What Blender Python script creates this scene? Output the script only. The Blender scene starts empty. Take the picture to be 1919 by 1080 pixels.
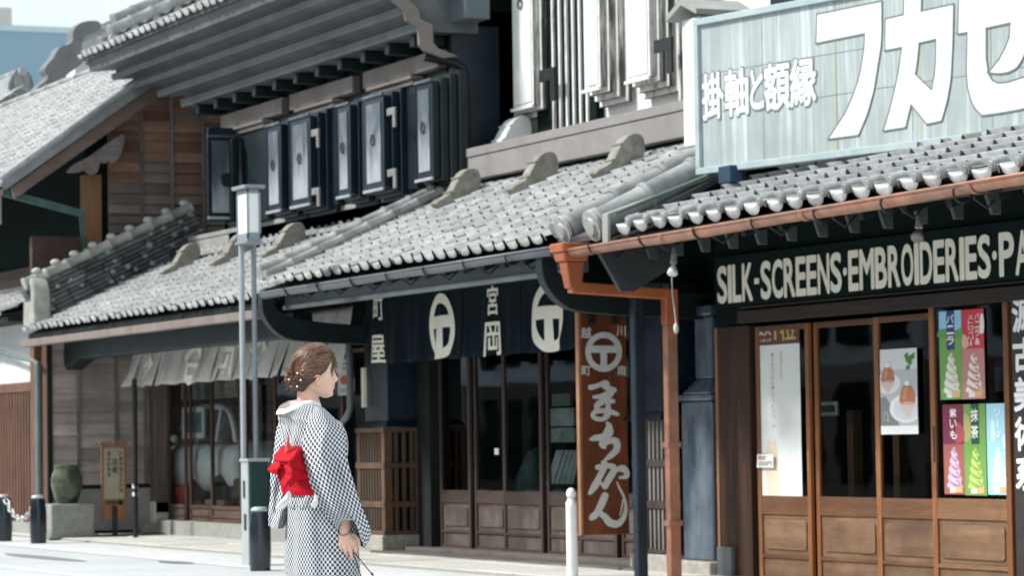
import bpy, bmesh, math, random
from mathutils import Vector, Matrix, noise
from math import sin, cos, pi, radians, sqrt, exp, atan2
random.seed(7)
S = bpy.context.scene
COL = S.collection
# ------------------------------------------------------------------ camera
FPX, CAMH = 5900.0, 1.3                       # focal length in pixels of a 1919 wide frame, lens height
TH, PIT, ROL = radians(24.278), radians(2.748), radians(0.9)
FW = Vector((-cos(TH)*cos(PIT), sin(TH)*cos(PIT), sin(PIT)))
R0 = FW.cross(Vector((0, 0, 1))).normalized(); U0 = R0.cross(FW)
RT = R0*cos(ROL) - U0*sin(ROL); UP = U0*cos(ROL) + R0*sin(ROL)
cam = bpy.data.cameras.new('camera'); camo = bpy.data.objects.new('camera', cam); COL.objects.link(camo)
camo.matrix_world = Matrix(((RT.x, UP.x, -FW.x, 0), (RT.y, UP.y, -FW.y, 0), (RT.z, UP.z, -FW.z, CAMH), (0, 0, 0, 1)))
cam.sensor_width = 36; cam.lens = 36*FPX/1919; cam.clip_end = 2000; cam.clip_start = 0.5
cam.dof.use_dof = True; cam.dof.focus_distance = 13.25; cam.dof.aperture_fstop = 7.5; cam.dof.aperture_blades = 0
S.camera = camo
def ray(px, py): return FW + RT*((px-959.5)/FPX) - UP*((py-540)/FPX)
def A(px, py, X=None, Y=None, Z=None):        # where the sight line of a photo point meets a plane of the street
    r = ray(px, py)
    t = X/r.x if X is not None else (Y/r.y if Y is not None else (Z-CAMH)/r.z)
    return Vector((0, 0, CAMH)) + r*t
# ------------------------------------------------------------------ sky, sun, exposure
SUN = Vector((-0.33, -0.85, 0.92)).normalized()
w = bpy.data.worlds.new('World'); S.world = w; w.use_nodes = True
nt = w.node_tree; nt.nodes.clear()
def wn(t, **k):
    n = nt.nodes.new(t)
    for a, v in k.items(): setattr(n, a, v)
    return n
sky = wn('ShaderNodeTexSky', sky_type='NISHITA', sun_disc=False)
sky.sun_elevation = math.asin(SUN.z); sky.sun_rotation = atan2(SUN.x, SUN.y)
sky.air_density = 1.2; sky.dust_density = 1.5
tc = wn('ShaderNodeTexCoord'); mp = wn('ShaderNodeMapping'); mp.inputs['Scale'].default_value = (2, 2, 6)
nz = wn('ShaderNodeTexNoise'); nz.inputs['Scale'].default_value = 2.2; nz.inputs['Detail'].default_value = 7
cr = wn('ShaderNodeValToRGB'); cr.color_ramp.elements[0].position = .32; cr.color_ramp.elements[1].position = .6
cr.color_ramp.elements[0].color = (.45, .45, .45, 1); cr.color_ramp.elements[1].color = (.95, .95, .95, 1)
mx = wn('ShaderNodeMixRGB'); mx.inputs[2].default_value = (8.2, 8.9, 9.2, 1)
bg = wn('ShaderNodeBackground'); bg.inputs[1].default_value = 0.088
wo = wn('ShaderNodeOutputWorld')
L = nt.links.new
L(tc.outputs['Generated'], mp.inputs[0]); L(mp.outputs[0], nz.inputs[0]); L(nz.outputs[0], cr.inputs[0])
L(cr.outputs[0], mx.inputs[0]); L(sky.outputs[0], mx.inputs[1]); L(mx.outputs[0], bg.inputs[0]); L(bg.outputs[0], wo.inputs[0])
sl = bpy.data.lights.new('sun', 'SUN'); sl.energy = 3.3; sl.angle = radians(8); sl.color = (1, .975, .94)
slo = bpy.data.objects.new('sun', sl); COL.objects.link(slo); slo.location = (-20, -10, 30)
slo.rotation_euler = SUN.to_track_quat('Z', 'Y').to_euler()
S.view_settings.view_transform = 'Standard'; S.view_settings.look = 'None'; S.view_settings.exposure = 0.64; S.view_settings.gamma = 1
S.render.engine = 'CYCLES'; S.cycles.use_denoising = True
S.cycles.max_bounces = 8; S.cycles.transparent_max_bounces = 12
# ------------------------------------------------------------------ materials
MATS = {}
class NT:
    def __init__(s, name):
        s.m = bpy.data.materials.new(name); s.m.use_nodes = True; s.t = s.m.node_tree
        s.b = s.t.nodes['Principled BSDF']; s.o = s.t.nodes['Material Output']
    def n(s, t, ins=None, **k):
        x = s.t.nodes.new(t)
        for a, v in k.items(): setattr(x, a, v)
        for a, v in (ins or {}).items():
            if isinstance(v, bpy.types.NodeSocket): s.t.links.new(v, x.inputs[a])
            else: x.inputs[a].default_value = v
        return x
    def l(s, a, b): s.t.links.new(a, b)
    def coord(s, scale=(1, 1, 1), kind='Object'):
        tc = s.n('ShaderNodeTexCoord'); oi = s.n('ShaderNodeObjectInfo')
        m = s.n('ShaderNodeMapping', {'Scale': scale}); s.l(tc.outputs[kind], m.inputs[0])
        a = s.n('ShaderNodeVectorMath', operation='ADD'); s.l(m.outputs[0], a.inputs[0]); 
        ml = s.n('ShaderNodeMath', {0: oi.outputs['Random'], 1: 13.7}, operation='MULTIPLY'); s.l(ml.outputs[0], a.inputs[1])
        return a.outputs[0]
    def noise(s, vec, scale, detail=5, rough=.6): 
        return s.n('ShaderNodeTexNoise', {'Vector': vec, 'Scale': scale, 'Detail': detail, 'Roughness': rough}).outputs[0]
    def ramp(s, fac, a, b, ca=(0, 0, 0, 1), cb=(1, 1, 1, 1)):
        r = s.n('ShaderNodeValToRGB', {0: fac}); e = r.color_ramp.elements
        e[0].position = a; e[1].position = b; e[0].color = ca; e[1].color = cb
        return r.outputs[0]
    def mix(s, f, a, b, t='MIX'): return s.n('ShaderNodeMixRGB', {0: f, 1: a, 2: b}, blend_type=t).outputs[0]
    def bump(s, h, st=.3, d=.01): s.l(s.n('ShaderNodeBump', {'Strength': st, 'Distance': d, 'Height': h}).outputs[0], s.b.inputs['Normal'])
def c4(c, k=1.): return (min(c[0]*k, 1), min(c[1]*k, 1), min(c[2]*k, 1), 1)
def mat(name, col, rough=.75, var=.25, scale=5, dirt=None, dirt_amt=.5, stretch=(1, 1, 1), bump=.25, metal=0, spec=.4, tone=False, dscale=1.6, dirt_lo=.45, dirt_hi=.7, dstretch=(1, 1, 1)):
    if name in MATS: return MATS[name]
    t = NT(name); v = t.coord(stretch)
    n1 = t.noise(v, scale, 7)
    c = t.mix(t.ramp(n1, .28, .72), c4(col, 1-var), c4(col, 1+var))
    if dirt:
        v2 = t.coord(dstretch); n2 = t.noise(v2, dscale, 8, .65)
        c = t.mix(t.n('ShaderNodeMath', {0: t.ramp(n2, dirt_lo, dirt_hi), 1: dirt_amt}, operation='MULTIPLY').outputs[0], c, c4(dirt))
    if tone:
        at = t.n('ShaderNodeAttribute', attribute_name='tone')
        c = t.mix(1., c, at.outputs['Color'], 'MULTIPLY')
    t.l(c, t.b.inputs['Base Color'])
    r = t.n('ShaderNodeMapRange', {0: n1, 3: max(rough-.12, .03), 4: min(rough+.12, 1)}).outputs[0]
    t.l(r, t.b.inputs['Roughness']); t.b.inputs['Metallic'].default_value = metal; t.b.inputs['Specular IOR Level'].default_value = spec
    if bump: t.bump(n1, bump, .01)
    MATS[name] = t.m; return t.m
def wood(name, col, axis='z', var=.45, rough=.7, scale=3., dirt=(.03, .025, .02), dirt_amt=.6, grain=22, tone=False, dirt_lo=.5, dirt_hi=.75, bump=.35):
    if name in MATS: return MATS[name]
    st = {'x': (.09, 1, 1), 'y': (1, .09, 1), 'z': (1, 1, .09)}[axis]
    t = NT(name); v = t.coord(st)
    g = t.noise(v, grain, 6, .7); b = t.noise(v, scale, 3)
    c = t.mix(t.ramp(g, .3, .7), c4(col, 1-var), c4(col, 1+var))
    c = t.mix(t.ramp(b, .35, .7), c, c4(col, .62))
    n2 = t.noise(t.coord(), 1.7, 8, .65)
    c = t.mix(t.n('ShaderNodeMath', {0: t.ramp(n2, dirt_lo, dirt_hi), 1: dirt_amt}, operation='MULTIPLY').outputs[0], c, c4(dirt))
    if tone:
        at = t.n('ShaderNodeAttribute', attribute_name='tone'); c = t.mix(1., c, at.outputs['Color'], 'MULTIPLY')
    t.l(c, t.b.inputs['Base Color']); t.b.inputs['Roughness'].default_value = rough; t.b.inputs['Specular IOR Level'].default_value = .3
    t.bump(g, bump, .006); MATS[name] = t.m; return t.m
def glass(name, tint=(.93, .98, .97), refl=1.0, rough=.02):
    if name in MATS: return MATS[name]
    t = NT(name); t.t.nodes.remove(t.b)
    tr = t.n('ShaderNodeBsdfTransparent', {0: c4(tint)}); gl = t.n('ShaderNodeBsdfGlossy', {0: (refl, refl, refl, 1), 1: rough})
    v = t.coord(); nn = t.noise(v, 1.1, 2); bp = t.n('ShaderNodeBump', {'Strength': .03, 'Distance': .05, 'Height': nn})
    t.l(bp.outputs[0], gl.inputs['Normal'])
    fr = t.n('ShaderNodeFresnel', {0: 1.5}); m = t.n('ShaderNodeMixShader', {0: fr.outputs[0]})
    t.l(tr.outputs[0], m.inputs[1]); t.l(gl.outputs[0], m.inputs[2]); t.l(m.outputs[0], t.o.inputs[0])
    MATS[name] = t.m; return t.m
def flat(name, col, rough=.6, spec=.3, metal=0): return mat(name, col, rough, .06, 9, bump=.03, spec=spec, metal=metal)
# ------------------------------------------------------------------ mesh builder
class MB:
    def __init__(s): s.v = []; s.f = []; s.mi = []; s.tone = []; s.uv = []; s.sm = []; s.ct = 1.0
    def add(s, vs, fs, mi=0, tone=None, uvs=None, smooth=False):
        o = len(s.v); s.v += [tuple(p) for p in vs]
        for i, f in enumerate(fs):
            s.f.append([o+j for j in f]); s.mi.append(mi); s.tone.append(s.ct if tone is None else tone); s.sm.append(smooth)
            s.uv.append([uvs[j] for j in f] if uvs else None)
        return s
    def box(s, x0, x1, y0, y1, z0, z1, mi=0, tone=None):
        return s.hexa([(x0, y0, z0), (x1, y0, z0), (x1, y1, z0), (x0, y1, z0), (x0, y0, z1), (x1, y0, z1), (x1, y1, z1), (x0, y1, z1)], mi, tone)
    def hexa(s, v, mi=0, tone=None):
        return s.add(v, [(0, 3, 2, 1), (4, 5, 6, 7), (0, 1, 5, 4), (1, 2, 6, 5), (2, 3, 7, 6), (3, 0, 4, 7)], mi, tone)
    def beam(s, p0, p1, wx, wz, mi=0, up=Vector((0, 0, 1)), tone=None):   # square bar from p0 to p1
        p0, p1 = Vector(p0), Vector(p1); d = (p1-p0).normalized()
        a = d.cross(up)
        if a.length < 1e-4: a = d.cross(Vector((0, 1, 0)))
        a.normalize(); b = a.cross(d); a = a*wx/2; b = b*wz/2
        return s.hexa([p0-a-b, p0+a-b, p1+a-b, p1-a-b, p0-a+b, p0+a+b, p1+a+b, p1-a+b], mi, tone)
    def prism(s, pts, ext, mi=0, smooth=False):       # closed 3D polygon swept along ext
        n = len(pts); e = Vector(ext); P = [Vector(p) for p in pts]; Q = [p+e for p in P]
        return s.add(P+Q, [list(range(n))[::-1], list(range(n, 2*n))] + [(i, (i+1) % n, n+(i+1) % n, n+i) for i in range(n)], mi, smooth=smooth)
    def tube(s, pts, r, n=10, mi=0, caps=True, smooth=True):
        P = [Vector(p) for p in pts]; R = r if isinstance(r, (list, tuple)) else [r]*len(P)
        vs = []; fs = []; ref = None
        for i, p in enumerate(P):
            d = (P[min(i+1, len(P)-1)] - P[max(i-1, 0)]).normalized()
            if ref is None:
                ref = d.cross(Vector((0, 0, 1)))
                if ref.length < .05: ref = d.cross(Vector((0, 1, 0)))
            a = (ref - d*ref.dot(d)).normalized(); ref = a; b = d.cross(a)
            for k in range(n):
                t = 2*pi*k/n; vs.append(p + (a*cos(t) + b*sin(t))*R[i])
        for i in range(len(P)-1):
            for k in range(n): fs.append((i*n+k, i*n+(k+1) % n, (i+1)*n+(k+1) % n, (i+1)*n+k))
        s.add(vs, fs, mi, smooth=smooth)
        if caps:
            m = len(P)-1; s.add(vs[:n], [list(range(n))[::-1]], mi); s.add(vs[m*n:], [list(range(n))], mi)
        return s
    def lathe(s, c, prof, n=28, mi=0, axis='z'):       # prof: (radius, height)
        c = Vector(c); vs = []
        for r, h in prof:
            for k in range(n):
                t = 2*pi*k/n
                vs.append(c + (Vector((r*cos(t), r*sin(t), h)) if axis == 'z' else Vector((r*cos(t), h, r*sin(t)))))
        fs = []
        for i in range(len(prof)-1):
            for k in range(n): fs.append((i*n+k, i*n+(k+1) % n, (i+1)*n+(k+1) % n, (i+1)*n+k))
        return s.add(vs, fs, mi, smooth=True)
    def grid(s, fn, nu, nv, mi=0, uvf=None, smooth=True, closed_u=False):
        vs = []; uv = []
        for j in range(nv+1):
            for i in range(nu+1):
                vs.append(fn(i/nu, j/nv)); uv.append(uvf(i/nu, j/nv) if uvf else (i/nu, j/nv))
        fs = [(j*(nu+1)+i, j*(nu+1)+i+1, (j+1)*(nu+1)+i+1, (j+1)*(nu+1)+i) for j in range(nv) for i in range(nu)]
        return s.add(vs, fs, mi, uvs=uv, smooth=smooth)
    def sphere(s, c, r, n=12, mi=0, sc=(1, 1, 1)):
        c = Vector(c); vs = []; m = max(6, n//2)
        for j in range(m+1):
            p = pi*j/m
            for k in range(n):
                t = 2*pi*k/n; vs.append(c + Vector((r*sc[0]*sin(p)*cos(t), r*sc[1]*sin(p)*sin(t), r*sc[2]*cos(p))))
        return s.add(vs, [(j*n+k, (j+1)*n+k, (j+1)*n+(k+1) % n, j*n+(k+1) % n) for j in range(m) for k in range(n)], mi, smooth=True)
    def build(s, name, mats, parent=None, bevel=0, label=None, cat=None, group=None, kind=None, solid=0, subd=0, base=None):
        me = bpy.data.meshes.new(name)
        root = parent
        while root is not None and root.parent is not None: root = root.parent
        if root is not None: o0 = Vector(root['org'])
        elif base is not None: o0 = Vector(base)
        else:
            xs = [p[0] for p in s.v]; ys = [p[1] for p in s.v]; zs = [p[2] for p in s.v]
            o0 = Vector(((min(xs)+max(xs))/2, (min(ys)+max(ys))/2, min(zs)))
        me.from_pydata([Vector(p)-o0 for p in s.v], [], s.f)
        if not isinstance(mats, (list, tuple)): mats = [mats]
        for m in mats: me.materials.append(m)
        me.polygons.foreach_set('material_index', s.mi); me.polygons.foreach_set('use_smooth', s.sm)
        if any(t != 1.0 for t in s.tone):
            ca = me.color_attributes.new('tone', 'FLOAT_COLOR', 'CORNER'); k = 0
            buf = []
            for f, t in zip(s.f, s.tone):
                tt = t if isinstance(t, tuple) else (t, t, t)
                buf += [tt[0], tt[1], tt[2], 1.0]*len(f)
            ca.data.foreach_set('color', buf)
        elif any(m.node_tree.nodes.get('Attribute') for m in mats):
            ca = me.color_attributes.new('tone', 'FLOAT_COLOR', 'CORNER'); ca.data.foreach_set('color', [1.0]*4*sum(len(f) for f in s.f))
        if any(u for u in s.uv):
            ul = me.uv_layers.new(name='UVMap'); buf = []
            for f, u in zip(s.f, s.uv):
                for j in range(len(f)): buf += list(u[j]) if u else [0, 0]
            ul.data.foreach_set('uv', buf)
        me.validate(); me.update()
        o = bpy.data.objects.new(name, me); COL.objects.link(o)
        if parent is not None: o.parent = parent
        else: o.location = o0; o['org'] = list(o0)
        if bevel:
            b = o.modifiers.new('bevel', 'BEVEL'); b.width = bevel; b.segments = 2; b.limit_method = 'ANGLE'; b.angle_limit = radians(40)
        if solid:
            b = o.modifiers.new('solid', 'SOLIDIFY'); b.thickness = solid; b.offset = 0
        if subd:
            b = o.modifiers.new('sub', 'SUBSURF'); b.levels = subd; b.render_levels = subd
        for a, v in (('label', label), ('category', cat), ('group', group), ('kind', kind)):
            if v: o[a] = v
        return o
def thing(name, label, cat, loc, group=None):
    o = bpy.data.objects.new(name, None); COL.objects.link(o); o.empty_display_size = .2
    o.location = loc; o['org'] = list(loc); o['label'] = label; o['category'] = cat
    if group: o['group'] = group
    return o
def copy_tree(o, loc=None, label=None, parent=None):
    c = o.copy(); COL.objects.link(c)
    if parent is not None: c.parent = parent
    if loc is not None: c.location = loc
    if label: c['label'] = label
    for ch in [k for k in bpy.data.objects if k.parent == o]: copy_tree(ch, None, None, c)
    return c
# ------------------------------------------------------------------ lettering
def text_tris(txt, bold=0.0, sub=0):
    cu = bpy.data.curves.new('t', 'FONT'); cu.body = txt; cu.size = 1; cu.offset = bold; cu.resolution_u = 4; cu.align_x = 'LEFT'
    o = bpy.data.objects.new('t', cu); COL.objects.link(o)
    dg = bpy.context.evaluated_depsgraph_get(); dg.update()
    me = bpy.data.meshes.new_from_object(o.evaluated_get(dg))
    if sub:
        bm = bmesh.new(); bm.from_mesh(me); bmesh.ops.triangulate(bm, faces=bm.faces)
        for _ in range(sub): bmesh.ops.subdivide_edges(bm, edges=[e for e in bm.edges if e.calc_length() > .12], cuts=1, use_grid_fill=False); bmesh.ops.triangulate(bm, faces=[f for f in bm.faces if len(f.verts) > 3])
        bm.to_mesh(me); bm.free()
    vs = [tuple(v.co) for v in me.vertices]; fs = [list(p.vertices) for p in me.polygons]
    bpy.data.objects.remove(o); bpy.data.curves.remove(cu); bpy.data.meshes.remove(me)
    return vs, fs
def glyphs(mb, txt, fn, u0, u1, v0, v1, bold=0., sub=0, mi=0, tone=None):
    # fits a run of text into the rectangle (u0..u1, v0..v1) of a surface given by fn(u, v)
    vs, fs = text_tris(txt, 0, sub)
    if not vs: return
    xs = [p[0] for p in vs]; ys = [p[1] for p in vs]; ax, bx, ay, by = min(xs), max(xs), min(ys), max(ys)
    su, sv = (u1-u0)/(bx-ax+1e-9), (v1-v0)/(by-ay+1e-9)
    dirs = [(0, 0)]+([(cos(k*pi/3), sin(k*pi/3)) for k in range(6)] if bold else [])
    for i, (dx, dy) in enumerate(dirs):
        off = FW*(-.0003*i)
        mb.add([fn(u0+(p[0]-ax)*su+dx*bold*min(su, sv*.8), v0+(p[1]-ay)*sv+dy*bold*sv)+off for p in vs], fs, mi, tone)
def poly2d(mb, pts, fn, mi=0, holes=(), maxe=0, tone=None):
    # flat polygon with holes, triangulated, laid on the surface fn(u, v)
    bm = bmesh.new(); es = []
    for ring in [pts]+list(holes):
        vs = [bm.verts.new((p[0], p[1], 0)) for p in ring]
        es += [bm.edges.new((vs[i], vs[(i+1) % len(vs)])) for i in range(len(vs))]
    bmesh.ops.triangle_fill(bm, use_beauty=True, use_dissolve=False, edges=es)
    if maxe:
        for _ in range(5):
            le = [e for e in bm.edges if e.calc_length() > maxe]
            if not le: break
            bmesh.ops.subdivide_edges(bm, edges=le, cuts=1); bmesh.ops.triangulate(bm, faces=[f for f in bm.faces if len(f.verts) > 3])
    bm.verts.index_update()
    for f in bm.faces:
        if f.normal.z < 0: f.normal_flip()
    mb.add([fn(v.co.x, v.co.y) for v in bm.verts], [[v.index for v in f.verts] for f in bm.faces], mi, tone); bm.free()
def circ(cx, cy, rx, ry=None, n=40, a0=0, a1=2*pi): 
    ry = ry or rx; full = abs(a1-a0-2*pi) < 1e-6
    return [(cx+rx*cos(a0+(a1-a0)*i/(n if full else n-1)), cy+ry*sin(a0+(a1-a0)*i/(n if full else n-1))) for i in range(n)]
def smooth_poly(pts, n=6, closed=True):       # Catmull-Rom through the points
    out = []; m = len(pts)
    for i in range(m if closed else m-1):
        p0, p1, p2, p3 = [Vector(pts[(i+k) % m]) if closed else Vector(pts[min(max(i+k, 0), m-1)]) for k in (-1, 0, 1, 2)]
        for k in range(n):
            t = k/n; out.append(tuple(.5*((2*p1)+(p2-p0)*t+(2*p0-5*p1+4*p2-p3)*t*t+(3*p1-p0-3*p2+p3)*t**3)))
    if not closed: out.append(tuple(pts[-1]))
    return out
BK = [0]; SUNOFF = FW
def brush(mb, pts, fn, mi=0, n=8):            # brush stroke through (u, v, width) points
    P = smooth_poly(pts, n, False); Lft = []; Rgt = []; BK[0] = (BK[0]+1) % 40; f0 = fn; fn = lambda u, v: f0(u, v)-SUNOFF*BK[0]*.00012
    for i, p in enumerate(P):
        a = P[max(i-1, 0)]; b = P[min(i+1, len(P)-1)]; d = Vector((b[0]-a[0], b[1]-a[1])); d.normalize()
        k = Vector((-d.y, d.x))*p[2]/2
        Lft.append((p[0]+k.x, p[1]+k.y)); Rgt.append((p[0]-k.x, p[1]-k.y))
    m = len(P); vs = [fn(*q)-FW*(.00003*i) for i, q in enumerate(Lft)]+[fn(*q)-FW*(.00003*i) for i, q in enumerate(Rgt)]
    mb.add(vs, [(i, i+1, m+i+1, m+i) for i in range(m-1)], mi)
    for q in ((P[0], P[-1]) if 1 else ()):
        BK[0] += 1; f_ = fn
        c = circ(q[0], q[1], abs(q[2])/2, n=12); mb.add([fn(*k)-FW*.0012 for k in c], [list(range(12))], mi)
# ------------------------------------------------------------------ tiled roofs and ridges
def tiles(mb, x0, x1, y0, z0, y1, z1, pitch, course, amp=.05, lift=.034, seed=1, thick=.03, manju=False, clip=None, trough=.3):
    rnd = random.Random(seed); Lg = sqrt((y1-y0)**2+(z1-z0)**2); t = Vector((0, (y1-y0)/Lg, (z1-z0)/Lg)); n = Vector((0, -t.z, t.y))
    nc = max(1, round((x1-x0)/pitch)); p = (x1-x0)/nc; nr = max(1, round(Lg/course)); c = Lg/nr
    us = [0, .1, .22, .36, .5, .62, .72, .8, .88, .95, 1]
    def h(u): return amp*exp(-((u-.83)/.12)**2) + amp*.9*exp(-((u+.17)/.12)**2) - trough*amp*sin(pi*min(u/.7, 1))
    o = Vector((0, y0, z0))
    for j in range(nr):
        for i in range(nc):
            xa = x0+i*p; ln = Lg if False else 0
            if clip and not clip(xa+p/2, j*c): continue
            jt = rnd.uniform(-.007, .007); tn = rnd.choice((1, 1, 1, .87, 1.07))*rnd.uniform(.82, 1.1); tl = rnd.uniform(-.014, .014)
            tt = (tn*rnd.uniform(.98, 1.02), tn, tn*rnd.uniform(.97, 1.03))
            lo = lift + jt + (.012 if j == 0 else 0); A_ = []; B_ = []; C_ = []
            for u in us:
                hh = h(u); x = Vector((xa+u*p, 0, 0)); s0 = j*c + tl - (.03 if j == 0 else 0); s1 = (j+1)*c + .03
                A_.append(o+x+t*s0+n*(hh+lo)); B_.append(o+x+t*s1+n*(hh+jt*.5)); C_.append(o+x+t*(s0+.004)+n*(hh+lo-(thick+.02 if j == 0 else lift+.02)))
            m = len(us); vs = A_+B_+C_
            fs = [(k, k+1, m+k+1, m+k) for k in range(m-1)]+[(2*m+k, 2*m+k+1, k+1, k) for k in range(m-1) if not (.7 < us[k] < .94)]
            mb.add(vs, fs, 0, tt, smooth=True)
        if j == 0 and manju:
            for i in range(nc):
                q = o+Vector((x0+(i+.83)*p, 0, 0))+t*(-.055)+n*(amp*.35+lift)
                mb.tube([q, q+t*.12], .047, 12, 0, ); mb.tube([q-t*.01, q], [.03, .035], 10, 0)
def ridge_tubes(mb, p0, p1, r, seg=.36, mi=0, ends=True, seed=3):
    rnd = random.Random(seed); p0, p1 = Vector(p0), Vector(p1); d = p1-p0; n = max(1, round(d.length/seg))
    for i in range(n):
        a = p0+d*(i/n); b = p0+d*((i+1.08)/n); k = rnd.uniform(.97, 1.05); mb.ct = (rnd.uniform(.85, 1.15),)*3
        mb.tube([a, a+d*(.1/n), a+d*(.1/n), b], [r*1.1*k, r*1.1*k, r*.97*k, r*.93*k], 14, mi)
    mb.ct = 1.0
# ------------------------------------------------------------------ material palette
M_TILE = mat('roof_tile', (.325, .34, .335), .62, .3, 14, (.12, .115, .095), .8, tone=True, dscale=3, bump=.3, spec=.45, dirt_lo=.5, dirt_hi=.8)
M_TILE2 = mat('pale_roof_tile', (.34, .355, .355), .6, .22, 12, (.17, .175, .17), .6, tone=True, dscale=2.5, bump=.25, spec=.5)
M_RIDGE = mat('ridge_tile', (.33, .345, .34), .5, .25, 10, (.12, .125, .12), .6, tone=True, spec=.5)
M_DKRIDGE = mat('dark_ridge_tile', (.065, .075, .078), .6, .4, 12, (.24, .25, .24), .5, tone=True)
M_DISC = mat('tile_end', (.34, .36, .35), .5, .3, 20, spec=.5)
M_CEM = mat('weathered_mortar', (.25, .24, .205), .9, .35, 11, (.10, .098, .08), .7, bump=.8, dscale=4)
M_WORND = mat('grimy_shaded_plaster', (.55, .54, .49), .9, .2, 6, (.035, .034, .03), .95, dscale=2.2, dirt_lo=.40, dirt_hi=.56, dstretch=(5, 5, .4), bump=.4)
M_METAL_G = mat('grey_sheet_metal', (.115, .135, .145), .42, .18, 5, (.06, .07, .075), .5, metal=.25, spec=.5)
M_METAL_B = mat('brown_grey_sheet', (.25, .232, .222), .6, .1, 3, (.16, .15, .145), .6, (1, 1, 3), spec=.35, dstretch=(1, 1, .3))
M_METAL_W = mat('pale_grey_sheet', (.30, .305, .28), .6, .12, 3, (.2, .2, .185), .5, dstretch=(3, 3, .4))
M_COPPER = mat('copper', (.50, .15, .06), .42, .25, 6, (.2, .075, .045), .6, metal=.45, spec=.5, dscale=3)
M_COPPER2 = mat('oxidised_copper', (.38, .18, .115), .42, .3, 7, (.17, .115, .095), .7, metal=.35, spec=.5, dscale=2.5)
M_NAVY = mat('navy_plaster', (.005, .015, .026), .4, .4, 3, (.018, .032, .046), .4, spec=.4, dscale=2.2, bump=.08)
M_NAVYW0 = mat('worn_navy_plaster', (.024, .036, .055), .38, .4, 4, (.42, .44, .47), .85, spec=.5, dscale=1.3, dirt_lo=.40, dirt_hi=.66, dstretch=(2, 2, .7))
t = NT('worn_shutter_face'); tc_ = t.n('ShaderNodeTexCoord'); sp_ = t.n('ShaderNodeSeparateXYZ', {0: tc_.outputs['Object']})
hz_ = t.n('ShaderNodeMapRange', {0: sp_.outputs[2], 1: 5.25, 2: 4.5, 3: -.22, 4: .34}).outputs[0]
n1 = t.noise(t.coord((2.5, 2.5, .8)), 2.2, 7, .65); ad_ = t.n('ShaderNodeMath', {0: n1, 1: hz_}, operation='ADD').outputs[0]
t.l(t.mix(t.ramp(ad_, .40, .86), t.mix(t.ramp(n1, .3, .7), (.035, .05, .066, 1), (.10, .12, .14, 1)), (.33, .36, .39, 1)), t.b.inputs['Base Color']); t.b.inputs['Roughness'].default_value = .4; t.bump(n1, .15, .01); M_NAVYW = t.m
M_BLACKP = mat('black_plaster', (.005, .013, .015), .5, .4, 3, (.02, .03, .034), .4, spec=.3, bump=.08)
M_GREYP = mat('grey_plaster', (.105, .115, .12), .6, .3, 2.5, (.035, .042, .046), .6, spec=.3, stretch=(.25, 1, 1))
M_BROWNP = mat('taupe_plaster', (.2, .175, .16), .7, .15, 3, (.12, .105, .1), .5, spec=.25)
M_WHITEP = mat('white_plaster', (.68, .69, .68), .85, .08, 3, (.42, .41, .38), .5, dscale=2.4, dirt_lo=.52, dirt_hi=.78, dstretch=(2.5, 2.5, .5), bump=.2)
M_WORNW = mat('worn_white_plaster', (.74, .75, .72), .85, .12, 6, (.11, .095, .07), .9, dscale=2.4, dirt_lo=.54, dirt_hi=.64, dstretch=(6, 6, .45), bump=.4)
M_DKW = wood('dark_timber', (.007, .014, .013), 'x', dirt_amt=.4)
M_DKWZ = wood('dark_upright_timber', (.009, .014, .013), 'z', dirt_amt=.3)
M_BRNX = wood('brown_door_rail', (.15, .068, .032), 'x', .55, .5, dirt=(.05, .03, .02))
M_BRNZ = wood('brown_door_stile', (.26, .10, .036), 'z', .4, .5, dirt=(.06, .03, .02), dirt_amt=.7)
M_PANEL = wood('worn_door_panel', (.215, .125, .07), 'x', .5, .55, dirt=(.055, .03, .02), dirt_amt=.85, grain=11, dirt_lo=.42)
M_MIDX = wood('aged_door_rail', (.07, .045, .036), 'x', .4, .6)
M_MIDZ = wood('aged_door_stile', (.062, .046, .04), 'z', .4, .6)
M_MIDP = wood('aged_door_panel', (.10, .075, .062), 'z', .4, .6, dirt=(.2, .18, .17), dirt_amt=.5)
M_REDW = wood('red_brown_lattice', (.17, .085, .056), 'z', .3, .65)
M_CAGE = wood('lattice_timber', (.125, .073, .045), 'z', .5, .65, dirt=(.08, .06, .05))
M_GREYW = wood('grey_weathered_slat', (.30, .27, .25), 'z', .3, .7)
M_BOARD = wood('weathered_cladding', (.50, .44, .41), 'y', .3, .75, dirt=(.22, .19, .18), dirt_amt=.6, tone=True, grain=16, dirt_lo=.42)
M_BOARD2 = wood('gable_cladding', (.235, .20, .172), 'y', .4, .75, dirt=(.12, .10, .088), dirt_amt=.7, tone=True, grain=16, dirt_lo=.40)
M_BATTEN = wood('cladding_batten', (.22, .185, .17), 'z', .3, .75)
M_ORNG = wood('fresh_timber', (.31, .155, .075), 'z', .35, .6, dirt=(.15, .09, .06))
M_STONE = mat('cut_stone', (.34, .325, .28), .9, .25, 14, (.2, .195, .165), .5, bump=.4)
M_GSTONE = mat('grey_stone', (.29, .30, .27), .9, .2, 16, (.2, .21, .19), .5, bump=.4)
M_PAVE = mat('pale_paving', (.58, .59, .585), .85, .14, 5, (.47, .475, .47), .6, dscale=.8, bump=.2)
M_GRANITE = mat('granite_apron', (.56, .545, .50), .85, .2, 26, (.40, .39, .36), .5, dscale=1.4, bump=.35)
M_ASPH = mat('asphalt', (.49, .515, .525), .9, .25, 45, (.34, .36, .37), .75, dscale=.55, bump=.6, dirt_lo=.42, dirt_hi=.8)
M_LINE = mat('road_paint', (.75, .77, .77), .7, .08, 20, (.55, .56, .56), .4)
M_DARK = mat('dark_interior', (.004, .0115, .0105), .95, .3, 2, spec=.1)
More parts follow.
